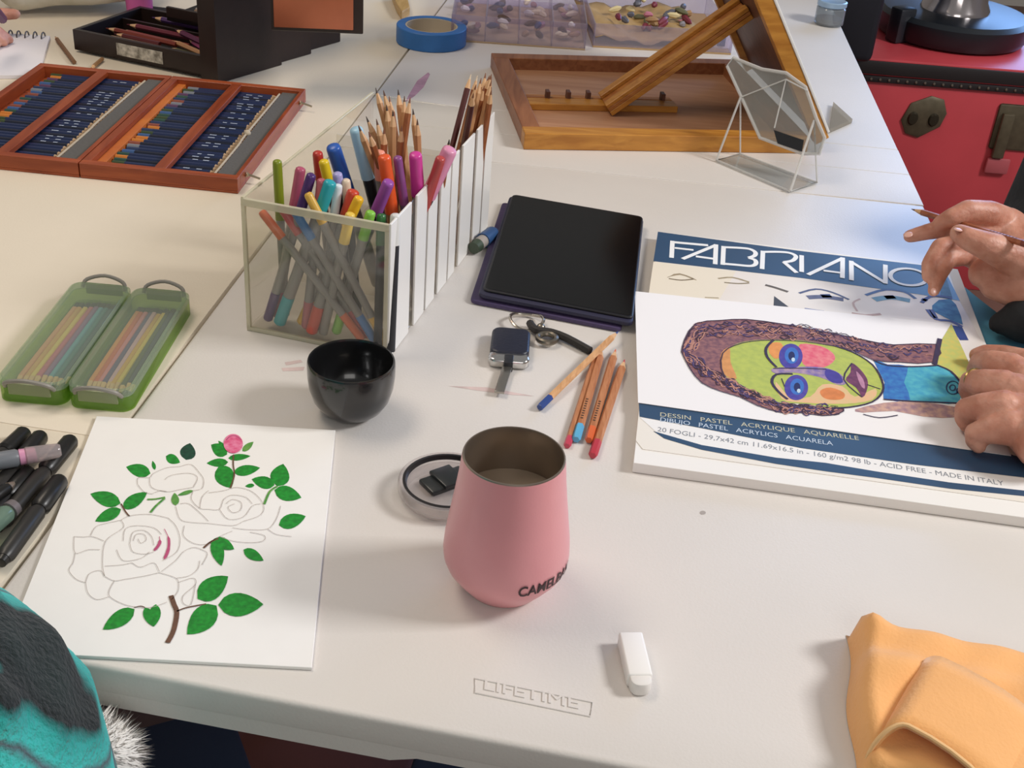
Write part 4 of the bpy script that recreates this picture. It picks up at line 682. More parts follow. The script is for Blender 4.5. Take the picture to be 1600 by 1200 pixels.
plt = thing('octagonal_plate', 'clear octagonal plate with black label leaning on the acrylic stand', 'plate', Upl(1222, 230)[:2]+(1.0,))
F_ = [Upl(*p, 0) for p in octp]; bm = B(); rings(bm, [F_, [p-pnn*.35 for p in F_]], True); meshobj('pane', bm, clear('#e6e8e6', .2, .06, .22, '#c4c2ba'), plt)
bm = B(); tube(bm, [p-pnn*.17 for p in F_], .26, 8, closed=True); meshobj('rim', bm, m_ste, plt)
for p, q in (((1157, 152), (1228, 124)), ((1228, 124), (1262, 142)), ((1210, 200), (1228, 124))):
    bm = B(); tube(bm, [Upl(*p, .1), Upl(*q, .1)], .1, 6); meshobj('facet_edge', bm, m_ste, plt)
sgn = -1 if pnn.y > 0 else 1
bm = B(); F_ = [Upl(*p, sgn*.05) for p in ((1209, 203), (1256, 219), (1253, 237), (1215, 224))]; rings(bm, [F_, [p+pnn*sgn*.06 for p in F_]], True); meshobj('label', bm, mat('#14171c', .5), plt, smooth=0)

# ---------------------------------------------------------------- masking tape, craft boxes, jar
tc_ = U(674, 53, 1.5); tp = thing('tape_roll', 'roll of blue masking tape lying flat', 'tape', (tc_.x, tc_.y, 0))
bm = B(); lathe(bm, (tc_.x, tc_.y, 0), [(4.5, .03), (5.9, .03), (6.0, .15), (6.0, 2.9), (5.9, 3.0), (4.5, 3.0)], 56, closed=True); meshobj('tape', bm, mat('#2f6fb4', .5, var=.15, vs=30), tp)
bm = B(); lathe(bm, (tc_.x, tc_.y, 0), [(4.2, .05), (4.49, .05), (4.49, 2.95), (4.2, 2.95)], 48, closed=True); meshobj('core', bm, mat('#b7a891', .7), tp)
bm = B(); w_ = [U(x, y, .05) for x, y in ((612, 0), (634, 0), (640, 24), (628, 32), (620, 20))]; prism(bm, [p[:2] for p in w_], .05, 1.6, .1, 1); tag(meshobj('wood_offcut', bm, wood('#c8a468', '#a88448', 'Y'), origin=w_[4]), 'small pale wood offcut behind the blue tape roll', 'wood piece')
m_lil = clear('#f4f0f8', .16, .08, .14, '#cfcad6')
def craft_tray(c0, c1_, depth, h, nu, nv, name, label, cat, floor_m, cols, shared, hgt=1.0, per=3):
    c0, c1_ = Vector(c0), Vector(c1_); ex = (c1_-c0).normalized(); w = (c1_-c0).length; ey = V(-ex.y, ex.x, 0); a = math.degrees(math.atan2(ex.y, ex.x)); f = lambda u, v, z: c0+ex*u+ey*v+V(0, 0, z)
    t = thing(name, label, cat, f(w/2, depth/2, 0)); R_ = RZ(a)
    def bx_(nm, u0, u1, v0, v1, z0, z1, mm): bm = B(); box(bm, f((u0+u1)/2, (v0+v1)/2, (z0+z1)/2), (u1-u0, v1-v0, z1-z0), R_, .04, 1); meshobj(nm, bm, mm, t)
    bx_('floor_plate', 0, w, 0, depth, .02, .3, floor_m)
    for i in range(nu+1): u = (w-.2)*i/nu; bx_('divider', u, u+.2, 0, depth, .3, h, m_lil)
    for j in range(nv+1): v = (depth-.2)*j/nv; bx_('divider', 0, w, v, v+.2, .3, h, m_lil)
    for i in range(nu):
        for j in range(nv):
            for k in range(per):
                u, v = (w-.2)*(i+.5)/nu+rnd.uniform(-1, 1)*w/nu*.28, (depth-.2)*(j+.5)/nv+rnd.uniform(-1, 1)*depth/nv*.28; nm, c = rnd.choice(cols); p = f(u, v, .95+rnd.random()*hgt+k*(.2 if per < 10 else .03)); aa = rnd.uniform(0, math.pi); d = V(math.cos(aa), math.sin(aa), rnd.uniform(-.2, .3)); L_ = rnd.uniform(.6, 1.5)
                bm = B(); tube(bm, [p-d*L_, p-d*L_*.5, p+d*L_*.4, p+d*L_], [.15, .5, .6, .2], 7); tag(meshobj('craft_piece', bm, mat(c, .45), origin=p-V(0, 0, .6)), '%s %s' % (nm, shared), 'craft piece', 'craft pieces in %s' % ('the divided tray' if per < 10 else 'the craft box'))
    return f, w
rnd = random.Random(31)
craft_tray(U(704, 64), U(914, 79), 25, 4.6, 4, 2, 'craft_organiser', 'clear lilac divided tray of craft bits behind the easel', 'organiser', mat('#b49a7c', .7), [('cream', '#d8c8a8'), ('dark brown', '#4a3428'), ('navy', '#28305a'), ('tan', '#a88460'), ('white', '#dcd6d0'), ('dusty rose', '#9a6a70')], 'craft bit in the divided clear tray', .4, 6)
craft_tray(U(926, 74), U(1142, 86), 26, 4.2, 1, 1, 'craft_box', 'open clear box of paint tubes and craft bits on tan paper', 'box', mat('#b8976a', .7), [('maroon', '#7a2c3c'), ('tan', '#a8845c'), ('slate', '#5a5a64'), ('grey', '#8c8890'), ('pale yellow', '#d8c898'), ('olive', '#6a6a4c'), ('pink', '#c87c94')], 'craft bit in the open clear box', 2.2, 30)
bm = B(); f0, f1 = U(930, 76), U(1110, 82); ex = (f1-f0).normalized(); ey = V(-ex.y, ex.x, 0); L_ = (f1-f0).length
G_ = [[f0+ex*(L_*i/14)+ey*(.6+24*j/8)+V(0, 0, 1.0+1.1*math.sin(i*1.7+j)*.35+.9*math.sin(i*.6+1)*.5+.4) for j in range(9)] for i in range(15)]
vs = [[bm.verts.new(p) for p in r] for r in G_]
for i in range(14):
    for j in range(8): bm.faces.new((vs[i][j], vs[i+1][j], vs[i+1][j+1], vs[i][j+1]))
o = meshobj('tan_paper', bm, mat('#b8955f', .7, var=.25, vs=25), origin=f0); tag(o, 'crumpled tan paper lining the open clear craft box', 'paper'); m_ = o.modifiers.new('thick', 'SOLIDIFY'); m_.thickness = .001
pt_ = U(1126, 82); t = thing('paint_pot', 'small white pot with a dark blue mark beside the easel lid', 'pot', pt_+V(0, 3, 0)); bm = B(); lathe(bm, pt_+V(0, 3, 0), [(.02, .03), (1.6, .03), (1.9, .4), (2.0, 3.4), (1.8, 3.6), (1.6, 3.5), (1.5, .6), (.02, .5)], 24); meshobj('pot', bm, mat('#e6e6ea', .4), t); bm = B(); box(bm, pt_+V(0, .98, 1.6), (1.4, .2, 1.5), None, .05); meshobj('mark', bm, mat('#2a3a74', .5), t)
jc = U(1294, 38); jr = thing('glass_jar', 'small glass jar with a blue-rimmed lid near the table corner', 'jar', jc)
bm = B(); lathe(bm, jc, [(.02, .03), (2.5, .03), (2.8, .3), (2.8, 3.2), (2.5, 3.6), (2.3, 3.6), (2.6, 3.1), (2.6, .5), (.02, .4)], 28); meshobj('glass', bm, clear('#dde4e8', .2, .05, .2, '#c8ccd0'), jr); bm = B(); lathe(bm, jc, [(.02, 3.6), (2.75, 3.6), (2.85, 3.7), (2.85, 4.5), (2.6, 4.65), (2.3, 4.5), (.02, 4.5)], 28); meshobj('lid', bm, mat('#9ab4cc', .3, .2), jr); bm = B(); lathe(bm, jc, [(.02, .5), (2.5, .5), (2.5, 1.3), (.02, 1.3)], 24); meshobj('contents', bm, mat('#8a7c78', .6), jr)

# ================================================================ far left: spiral sketchbook, cloth bag, pink cup
sk_ = [U(*p, .6) for p in ((-80, 46), (78, 56), (60, 117), (-110, 118))]
sb = thing('spiral_sketchbook', 'white spiral-bound sketchbook page on the cream table', 'sketchbook', sum(sk_, V(0, 0, 0))[:2] and (sum(sk_, V(0, 0, 0))/4)[:2]+(0,))
bm = B(); prism(bm, [p[:2] for p in sk_], .03, .6, .03, 1); meshobj('pages', bm, mat('#e4e0e4', .7), sb)
for i in range(12):
    t = (i+.5)/12; p = lerp(U(-80, 50, .6), U(74, 59, .6), t); bm = B(); tube(bm, [p+V(.0, .9*math.cos(a), .9*math.sin(a)-.1) for a in [math.pi*2*k/10 for k in range(10)]], .13, 5, closed=True); meshobj('wire_ring', bm, mat('#6c6a68', .3, .8), sb)
bg0 = U(20, 33); bm = B(); rnd = random.Random(2)
for i in range(9):
    t = i/8; p = lerp(U(25, 30), U(188, 26), t)+V(0, 4, 4.6+.6*math.sin(t*7)); ball(bm, p, (4.5, 4.6, 3.6+.8*math.sin(t*5+1)))
    ball(bm, p+V(0, 5, 1.5), (4.5, 5, 4.5))
o = remeshed('fabric_pouch', bm, mat('#d9d5cb', .8, hex2='#b9b8a8', vs=18, bump=.3, bs=80), origin=bg0, voxel=.6, it=4); tag(o, 'rumpled white fabric pouch with grey-green flecks behind the sketchbook', 'pouch')
cp = U(211, 31); bm = B(); lathe(bm, cp+V(0, 3, 0), [(.02, .03), (2.1, .03), (2.2, .3), (2.5, 8.5), (2.35, 8.5), (2.0, .8), (.02, .7)], 28); tag(meshobj('pink_cup', bm, mat('#d060a8', .4), origin=cp+V(0, 3, 0)), 'bright pink plastic cup standing behind the dark art case', 'cup')
bm = B(); a_, b_ = U(226, 22, .3), U(300, 30, .3); box(bm, (a_+b_)/2+V(0, 3, 0), ((b_-a_).length, 2.0, .8), RZ(math.degrees(math.atan2((b_-a_).y, (b_-a_).x))), .2); tag(meshobj('black_strap', bm, mat('#201c1c', .6), origin=(a_+b_)/2), 'black strap on the cream table behind the pink cup', 'strap')

# ================================================================ red trunk with dark things on it
TX0, TX1, TY, TTOP = 66.0, 142.0, 287.0, -17.2
tk = thing('storage_trunk', 'red steamer trunk with black studded binding beside the table', 'trunk', (104, TY+24, -74)); m_red = mat('#cf4a52', .38, var=.12, vs=6, bump=.05, bs=40); m_blkb = mat('#241f20', .5); m_brass = mat('#6e6450', .45, .5, var=.3, vs=40)
def kbx(nm, x0, x1, y0, y1, z0, z1, mm, par=None, bev=.3): bm = B(); box(bm, ((x0+x1)/2, (y0+y1)/2, (z0+z1)/2), (x1-x0, y1-y0, z1-z0), None, bev, 2); return meshobj(nm, bm, mm, par or tk)
kbx('body', TX0, TX1, TY, TY+48, -74, TTOP-4.2, m_red); kbx('lid', TX0-.3, TX1+.3, TY-.3, TY+48.3, TTOP-4.0, TTOP, m_red)
bd = kbx('binding', TX0-.5, TX1+.5, TY-.7, TY+.2, TTOP-3.6, TTOP-.5, m_blkb, bev=.2); kbx('binding', TX0-.5, TX1+.5, TY-.7, TY+.2, TTOP-5.4, TTOP-4.0, m_blkb, bd, .1)
for i in range(36):
    x = TX0+1+i*2.1; bm = B(); ball(bm, (x, TY-.75, TTOP-4.7), .38, 1); meshobj('stud', bm, mat('#8a8074', .35, .8), bd)
kbx('binding', TX0-.5, TX0+2.5, TY-.6, TY+.2, -74, TTOP-5, mat('#8e2630', .5)); 
def plate(cx, cz, w, h): 
    p = [(cx-w*.5, cz-h*.12), (cx-w*.36, cz+h*.3), (cx+w*.06, cz+h*.5), (cx+w*.36, cz+h*.44), (cx+w*.5, cz+h*.12), (cx+w*.42, cz-h*.2), (cx-w*.02, cz-h*.5), (cx-w*.34, cz-h*.42)]
    bm = B(); rings(bm, [[V(x, TY, z) for x, z in p], [V(x, TY-.4, z) for x, z in p], [V(cx+(x-cx)*.85, TY-.8, cz+(z-cz)*.85) for x, z in p]], True); o = meshobj('corner_plate', bm, m_brass, tk)
    for dx in (-.26, .22):
        bm = B(); lathe(bm, (0, 0, 0), [(.02, .7), (1.0, .6), (1.3, 0)], 14); 
        for v in bm.verts: v.co = V(cx+w*dx+v.co.x, TY-.75-v.co.z*.9, cz-.4+v.co.y*1.3)
        meshobj('boss', bm, mat('#3a3428', .4, .5), o)
def zat(px, py): # height on the trunk front plane
    d = FW+RT*((px-800)/FPX)-UP*((py-600)/FPX); t = TY/d.y; return d.x*t, HC+d.z*t
x_, z_ = zat(1443, 182); plate(x_, z_, 10.2, 10.2)
x_, z_ = zat(1580, 195); kbx('lock_plate', x_-4, x_+6, TY-.6, TY, z_-6, z_+5, m_brass, bev=.5); kbx('hasp', x_-3, x_-.2, TY-1.8, TY-.5, z_-8, z_+3, m_brass, bev=.4); kbx('hasp_loop', x_-3.6, x_+2, TY-1.2, TY-.2, z_-12, z_-8.2, mat('#b85a60', .4), bev=.4)
def zt(px, py, z=TTOP): return U(px, py, z)
ap = zt(1512, 88)+V(0, 17.5, 0); apl = thing('slow_cooker', 'black round appliance with a shiny metal middle on the red trunk', 'appliance', (ap.x, ap.y, TTOP))
bm = B(); lathe(bm, (ap.x, ap.y, TTOP), [(.02, 0), (14, 0), (17.5, .6), (18.3, 2.0), (18.3, 5.4), (17.2, 6.4), (15, 6.6), (.02, 6.6)], 48); meshobj('base', bm, mat('#1d2228', .35), apl)
bm = B(); lathe(bm, (ap.x, ap.y, TTOP), [(.02, 6.6), (8.4, 6.6), (8.2, 7.4), (7.2, 9), (6.4, 16), (.02, 16)], 40); meshobj('metal_middle', bm, mat('#c8c0c0', .14, .95), apl)
bm = B(); lathe(bm, (ap.x, ap.y, TTOP), [(.02, 16), (12, 16), (15, 17.5), (15, 24), (.02, 25)], 40); meshobj('top', bm, mat('#20242a', .3), apl)
bm = B(); box(bm, (ap.x-15, ap.y-9.5, TTOP+4.2), (5, 4, 8.2), RZ(30), .6); meshobj('side_knob', bm, mat('#23272e', .4), apl)
bg = zt(1340, 104); bm = B(); box(bm, (bg.x-1.5, bg.y+16, TTOP+18), (13, 26, 35.8), RZ(-6), 1.6, 3); bgo = thing('black_bag', 'tall black case standing on the end of the red trunk', 'case', (bg.x-1.5, bg.y+16, TTOP)); meshobj('shell', bm, mat('#1b1d26', .5, var=.2, vs=10), bgo); bm = B(); tube(bm, smooth_pts([(bg.x-1.5, bg.y+8, TTOP+35.5), (bg.x-1.5, bg.y+10, TTOP+40), (bg.x-1.5, bg.y+22, TTOP+40), (bg.x-1.5, bg.y+24, TTOP+35.5)]), .8, 8); meshobj('handle', bm, mat('#15161a', .5), bgo)

# ================================================================ peach cloth at the near corner
m_cl = mat('#f4b470', .85, var=.05, vs=30, bump=.25, bs=350, sheen=.3); cl0, cl1 = U(1332, 955, 2.4), U(1640, 1010, 2.4); cex = (cl1-cl0).normalized(); cey = V(cex.y, -cex.x, 0); co = thing('cloth_napkin', 'folded peach orange cloth on the table corner with an open fold', 'cloth', cl0+cex*10+cey*8+V(0, 0, -2.4)) 
def cz(u, v): return 2.5+.45*math.sin(u*.32+v*.22+.4)+.5*math.exp(-((v-5.5+.12*u)/1.6)**2)+.7*math.exp(-((u-1.0)**2+(v-.8)**2)/1.2)-.35*math.exp(-((v-3.4-.02*u)/1.0)**2)+.12*math.sin(u*1.3+v*.7)
bm = B(); NU, NV = 44, 26; rows = []
for i in range(NU+1):
    row = []; u = 22.0*(i/NU)
    for j in range(NV+1):
        v = 14.5*(j/NV); e = min(1, min(u, v, 22.0-u+1, 14.5-v+.0)/1.1+.0); e = max(0, e); h = cz(u, v)*(1-(1-e)**2.2); bow = .35*math.sin(v*.5) if i == 0 else 0
        row.append(bm.verts.new(V(cl0.x, cl0.y, 0)+cex*(u+.25*math.sin(v*.6)*(1-i/NU))+cey*(v+.3*math.sin(u*.4))+V(0, 0, .05+max(.0, h))))
    rows.append(row)
for i in range(NU):
    for j in range(NV): bm.faces.new((rows[i][j], rows[i+1][j], rows[i+1][j+1], rows[i][j+1]))
o = meshobj('folded_layers', bm, m_cl, co, smooth=70)
# open fold: an arched sheet whose mouth faces the near edge
bm = B(); apx = U(1418, 1138, 3.6); ax_ = V(.52, .85, 0).normalized(); sx_ = V(ax_.y, -ax_.x, 0); secs = []
for i in range(7):
    s_ = i/6; c = V(apx.x, apx.y, 0)+ax_*(7.5*s_); wl, wr, hh = 1.6, 7.5, 3.7+.25*s_; arcp = []
    for k in range(17):
        a = math.pi*k/16; cs = math.cos(a); arcp.append(c-sx_*(cs*(wl if cs > 0 else wr)) - (ax_*1.6*cs*cs if s_ == 0 else ax_*0)+V(0, 0, .1+hh*math.sin(a)**.6))
    secs.append(arcp)
vs = [[bm.verts.new(p) for p in r] for r in secs]
for i in range(6):
    for k in range(16): bm.faces.new((vs[i][k], vs[i+1][k], vs[i+1][k+1], vs[i][k+1]))
o = meshobj('open_fold', bm, m_cl, co, smooth=70); m_ = o.modifiers.new('thick', 'SOLIDIFY'); m_.thickness = .0028; m_.offset = -1
bm = B(); tube(bm, [p+V(0, 0, .05) for p in secs[0]], .16, 8); meshobj('hem', bm, mat('#f0c48c', .85), co)

# ================================================================ stools under the near edge
def stool(pts, z, label, col):
    c = sum((Vector((p[0], p[1], 0)) for p in pts), V(0, 0, 0))/len(pts); t = thing('stool', label, 'stool', (c.x, c.y, -74)); bm = B(); prism(bm, pts, z-6, z, .8, 3); meshobj('seat', bm, mat(col, .8, bump=.2, bs=200), t)
    bm = B(); prism(bm, [(c.x+(p[0]-c.x)*1.02, c.y+(p[1]-c.y)*1.02) for p in pts], z-7.2, z-6, .1, 1); meshobj('seat_frame', bm, mat('#14151a', .5), t)
    for p in pts: bm = B(); q = lerp(Vector((p[0], p[1], 0)), c, .14); cyl(bm, (q.x, q.y, -74), (q.x, q.y, z-7), 1.3); meshobj('leg', bm, mat('#17181c', .4), t)
P4 = [U(*p, -30)[:2] for p in ((150, 1092), (357, 1095), (408, 1235), (90, 1240))]; c4 = (sum(p[0] for p in P4)/4, sum(p[1] for p in P4)/4)
a_, b_ = Vector(P4[1]), Vector(P4[2]); dd = (b_-a_).normalized(); stool([tuple(a_), tuple(a_+dd*30), tuple(a_+dd*30+Vector((dd.y, -dd.x))*32), tuple(a_+Vector((dd.y, -dd.x))*32)], -30, 'navy padded stool pushed under the table beside the teal sleeve', '#33405a')
q0 = Vector(U(598, 1172, -30)[:2])+Vector((3, 0)); stool([tuple(q0), tuple(q0+Vector((30, -4))), tuple(q0+Vector((26, -34))), tuple(q0+Vector((-4, -30)))], -30, 'navy padded stool under the table near the raised logo', '#33405a')
bm = B(); a_, b_ = U(395, 1160, -60), U(600, 1215, -60); box(bm, (a_+b_)/2+V(0, 0, 4), ((b_-a_).length+10, 26, 10), RZ(math.degrees(math.atan2((b_-a_).y, (b_-a_).x))), .8); bx_t = thing('floor_crate', 'dusty red storage box on the floor under the table', 'box', ((a_+b_)/2)[:2]+(-74,)); meshobj('lid', bm, mat('#8c5a54', .6, var=.15, vs=8), bx_t)
bm = B(); box(bm, (a_+b_)/2+V(0, 0, -7.6), ((b_-a_).length+8, 24, 12.6), RZ(math.degrees(math.atan2((b_-a_).y, (b_-a_).x))), .6); meshobj('body', bm, mat('#7a2c30', .6), bx_t)

# ================================================================ PEOPLE
m_skin = mat('#d09a84', .5, var=.14, vs=45, hex2='#b4765f', bump=.35, bs=260, sub=.25); m_nail = mat('#d8a898', .3)
c6 = crop(1380, 290, 4.445); c7 = crop(1440, 520, 5.0)
pe = thing('person', 'person in dark jacket drawing with a pencil, hands on the portrait sheet', 'person', (92, 120, -74))
bm = B()
# right hand: index over the pencil, middle finger stretched, ring and little finger hanging, thumb below
chain(bm, [(c6(870, 260, 9.0), 1.7), (c6(740, 195, 10.8), 1.45), (c6(590, 175, 11.4), 1.25), (c6(470, 222, 10.8), 1.0), (c6(395, 262, 9.8), .85)])
chain(bm, [(c6(840, 330, 8.4), 1.5), (c6(640, 290, 9.2), 1.25), (c6(470, 295, 9.2), 1.05), (c6(320, 318, 8.6), .92), (c6(185, 352, 7.9), .74)])
chain(bm, [(c6(800, 450, 7.2), 1.5), (c6(570, 405, 8.0), 1.25), (c6(400, 430, 8.0), 1.08), (c6(325, 545, 6.6), .92), (c6(318, 630, 5.7), .78)])
chain(bm, [(c6(760, 560, 6.2), 1.45), (c6(580, 480, 6.8), 1.2), (c6(450, 510, 7.0), 1.0), (c6(390, 620, 5.8), .86), (c6(350, 730, 4.7), .66)])
chain(bm, [(c6(1010, 570, 8.0), 2.2), (c6(870, 480, 9.4), 1.9), (c6(710, 415, 10.4), 1.5), (c6(590, 368, 10.8), 1.25), (c6(528, 332, 10.7), 1.02)])
for a, b, ra, rb in (((870, 260, 9.0), (1010, 430, 7.6), 1.8, 2.8), ((840, 340, 8.4), (1010, 470, 7.2), 1.8, 2.8), ((790, 470, 7.0), (1010, 560, 6.6), 1.8, 2.8), ((740, 600, 6.0), (960, 690, 6.0), 1.8, 2.6), ((700, 610, 6.2), (900, 560, 7.4), 1.7, 2.3), ((860, 470, 9.2), (1000, 560, 7.4), 1.8, 2.6), ((780, 690, 5.4), (1000, 720, 5.8), 1.7, 2.6)):
    chain(bm, [(c6(*a), ra), (c6(*b), rb)])
wr = c6(1080, 560, 6.8); wv = V(63, 141, 5)
chain(bm, [(c6(985, 540, 7.0), 2.9), (wr, 2.8), (lerp(wr, wv, .6), 3.2), (wv, 3.4)])
# left hand: back of the hand up, fingers curled over the sheet edge
chain(bm, [(c7(700, 290, 4.6), 1.7), (c7(560, 245, 4.4), 1.4), (c7(470, 235, 3.7), 1.2), (c7(430, 285, 2.8), 1.0), (c7(415, 340, 2.3), .82)])
chain(bm, [(c7(640, 430, 5.0), 1.75), (c7(500, 400, 4.7), 1.45), (c7(395, 385, 3.9), 1.2), (c7(365, 440, 2.9), 1.0), (c7(372, 490, 2.3), .82)])
chain(bm, [(c7(640, 590, 4.8), 1.75), (c7(480, 590, 4.4), 1.45), (c7(355, 600, 3.6), 1.15), (c7(335, 660, 2.7), .95), (c7(355, 715, 2.3), .8)])
chain(bm, [(c7(690, 740, 4.2), 1.7), (c7(550, 755, 3.8), 1.35), (c7(425, 785, 3.1), 1.05), (c7(415, 840, 2.5), .86), (c7(445, 885, 2.1), .72)])
chain(bm, [(c7(960, 330, 4.0), 2.0), (c7(800, 240, 3.6), 1.5), (c7(640, 185, 3.0), 1.2), (c7(500, 165, 2.6), 1.0), (c7(430, 175, 2.3), .8)])
chain(bm, [(c7(720, 500, 4.6), 2.3), (c7(900, 600, 4.4), 2.8)]); chain(bm, [(c7(740, 680, 4.0), 2.0), (c7(960, 860, 4.0), 2.6)])
lw = c7(1080, 780, 4.4); lv = V(74, 96, 3)
for p, r in (((700, 290, 4.6), 1.5), ((640, 430, 5.0), 1.5), ((640, 590, 4.8), 1.5), ((690, 740, 4.2), 1.5)): chain(bm, [(c7(*p), r), (c7(930, (p[1]+640)/2+40, 4.4), 2.3)])
chain(bm, [(c7(900, 420, 4.4), 1.8), (c7(1000, 700, 4.4), 2.9), (lw, 2.9), (lerp(lw, lv, .5), 3.2), (lv, 3.5)])
# arms run inside the jacket and meet at the shoulders
chain(bm, [(wv, 3.4), (V(84, 141, 27), 3.6), (V(90, 122, 29), 3.6), (V(88, 104, 27), 3.6), (lv, 3.5)])
body = remeshed('body', bm, m_skin, pe, voxel=.2, it=3)
def nail(c, d, up, s):
    d = Vector(d).normalized(); up = Vector(up); x = d.cross(up).normalized(); u = x.cross(d).normalized(); b_ = B(); ball(b_, (0, 0, 0), (s*.62, s*.5, .1), 2); R_ = Matrix((d, x, u)).transposed()
    for v in b_.verts: v.co = R_ @ v.co+Vector(c)
    meshobj('fingernail', b_, m_nail, body)
nail(c6(172, 340, 8.45), c6(180, 352, 7.9)-c6(320, 315, 8.6), (0, -.3, 1), .85); nail(c6(345, 725, 5.15)+V(0, -.35, 0), c6(348, 735, 4.7)-c6(385, 620, 5.9), (0, -1, .3), .7); nail(c6(520, 305, 11.6), c6(520, 325, 10.8)-c6(585, 360, 10.9), (0, 0, 1), .9)
rg = lerp(c7(500, 590, 4.5), c7(380, 605, 3.8), .55); rd = (c7(345, 610, 3.6)-c7(480, 590, 4.5)).normalized(); rx, ry = frame(rd)
rg = lerp(c7(500, 385, 4.8), c7(385, 370, 4.0), .8); rd = (c7(385, 370, 4.0)-c7(500, 385, 4.8)).normalized(); rx, ry = frame(rd); bm = B(); tube(bm, [rg+rx*1.08*math.cos(a)+ry*1.08*math.sin(a) for a in [2*math.pi*i/24 for i in range(24)]], .14, 6, closed=True); ball(bm, rg+V(-.2, -.45, .98), .3); meshobj('ring', bm, mat('#b09a60', .25, .9), pe)
m_jk = mat('#17191d', .8, var=.3, vs=15, bump=.4, bs=120); m_jk2 = mat('#20161c', .8, var=.3, vs=15)
bm = B(); w2 = lerp(wr, wv, .42)
chain(bm, [(w2, 4.0), (wv, 5.6), (V(64, 141, 15), 5.4), (V(84, 141, 27), 7.5), (V(92, 122, 26), 9), (V(90, 104, 27), 7.5), (lv, 5.6), (lerp(lw, lv, .45), 4.1)])
chain(bm, [(V(92, 122, 22), 13), (V(92, 120, 2), 13.5), (V(93, 120, -22), 15)]); chain(bm, [(U(1562, 505, 2.2), 1.3), (U(1600, 500, 3.2), 2.6), (U(1680, 500, 4), 4.2), (V(68, 120, 3), 7)]); chain(bm, [(V(64, 116, .5), 7.5), (V(78, 118, 0), 11), (V(90, 120, 0), 13)])
remeshed('jacket', bm, m_jk, pe, voxel=.5, it=5)
bm = B(); chain(bm, [(V(92, 110, -24), 10), (V(62, 108, -26), 8), (V(60, 108, -60), 6), (V(58, 107, -70), 5)]); chain(bm, [(V(92, 132, -24), 10), (V(62, 134, -26), 8), (V(62, 136, -60), 6), (V(60, 136, -70), 5)]); remeshed('trousers', bm, mat('#23262e', .8), pe, voxel=.8, it=3)
# pencil in the hand
pencil(c6(196, 163, 9.0), c6(1010, 412, 11.8), .36, 'reddish-brown pencil held in the hand over the sketch pad', .8, '#7a3a2c', wood('#b06a48', '#8a4a2c', 'X'), lead='#5a4438', name='pencil', imprint=True)
fd = [U(*p, .3) for p in ((1500, 442), (1532, 468), (1610, 528), (1620, 575), (1560, 575), (1530, 520))]
bm = B(); prism(bm, [p[:2] for p in fd], .03, .3, .05, 1); tag(meshobj('teal_folder', bm, mat('#4f93a8', .6, var=.12, vs=20), origin=fd[0]), 'teal folder under the far edge of the sketch pad', 'folder')

# near-left person: teal plaid fleece sleeve with a white fur cuff
def plaid():
    m = bpy.data.materials.new('plaid_fleece'); m.use_nodes = True; nt = m.node_tree; b = nt.nodes['Principled BSDF']; b.inputs['Roughness'].default_value = .9; b.inputs['Sheen Weight'].default_value = .12
    tc = nt.nodes.new('ShaderNodeTexCoord'); dp = nt.nodes.new('ShaderNodeVectorMath'); dp.operation = 'DOT_PRODUCT'; dp.inputs[1].default_value = (.78, .30, .55); nt.links.new(tc.outputs['Object'], dp.inputs[0])
    ns = nt.nodes.new('ShaderNodeTexNoise'); ns.inputs['Scale'].default_value = 11; ns.inputs['Detail'].default_value = 5; nt.links.new(tc.outputs['Object'], ns.inputs['Vector'])
    d0 = (Vector((-34, 47.2, 3.5))-Vector((-50, 30, -74))).dot(Vector((.78, .30, .55)))*.01            # stripes are counted from the middle of the sleeve
    m1 = nt.nodes.new('ShaderNodeMath'); m1.operation = 'MULTIPLY_ADD'; m1.inputs[1].default_value = .026; nt.links.new(ns.outputs['Fac'], m1.inputs[0]); nt.links.new(dp.outputs['Value'], m1.inputs[2])
    mr = nt.nodes.new('ShaderNodeMapRange'); mr.inputs['From Min'].default_value = d0+.070+.013; mr.inputs['From Max'].default_value = d0+.140+.013; nt.links.new(m1.outputs[0], mr.inputs['Value'])
    r1 = nt.nodes.new('ShaderNodeValToRGB'); e = r1.color_ramp.elements; e[0].position = 0; e[0].color = lin('#2aa59c'); e[1].position = 1; e[1].color = lin('#161b1d')
    for p_, c_ in ((.06, '#35bdb2'), (.12, '#5d6c70'), (.19, '#5d6c70'), (.25, '#46d0c4'), (.40, '#3cc6bb'), (.45, '#54646a'), (.49, '#3cc2b8'), (.60, '#27a59c'), (.66, '#101919'), (.77, '#122422'), (.81, '#1f8f88'), (.87, '#1b7671'), (.91, '#161b1d')): k = e.new(p_); k.color = lin(c_)
    nt.links.new(mr.outputs[0], r1.inputs[0]); nt.links.new(r1.outputs[0], b.inputs['Base Color'])
    n = nt.nodes.new('ShaderNodeTexNoise'); n.inputs['Scale'].default_value = 240; n.inputs['Detail'].default_value = 6; nt.links.new(tc.outputs['Object'], n.inputs[0]); bp = nt.nodes.new('ShaderNodeBump'); bp.inputs['Strength'].default_value = .9; bp.inputs['Distance'].default_value = .006; nt.links.new(n.outputs['Fac'], bp.inputs['Height']); nt.links.new(bp.outputs[0], b.inputs['Normal']); return m
m_pl = plaid()
p2 = thing('person', 'person in teal plaid fleece with white furry cuff beside the rose card', 'person', (-50, 30, -74))
bm = B(); chain(bm, [(V(-52, 30, 27), 4), (V(-44, 38, 18), 4), (V(-36, 44, -4), 4), (V(-29, 52, -7), 3.0), (V(-26, 56, -6), 2.0)]); remeshed('body', bm, m_skin, p2, voxel=.5, it=3)
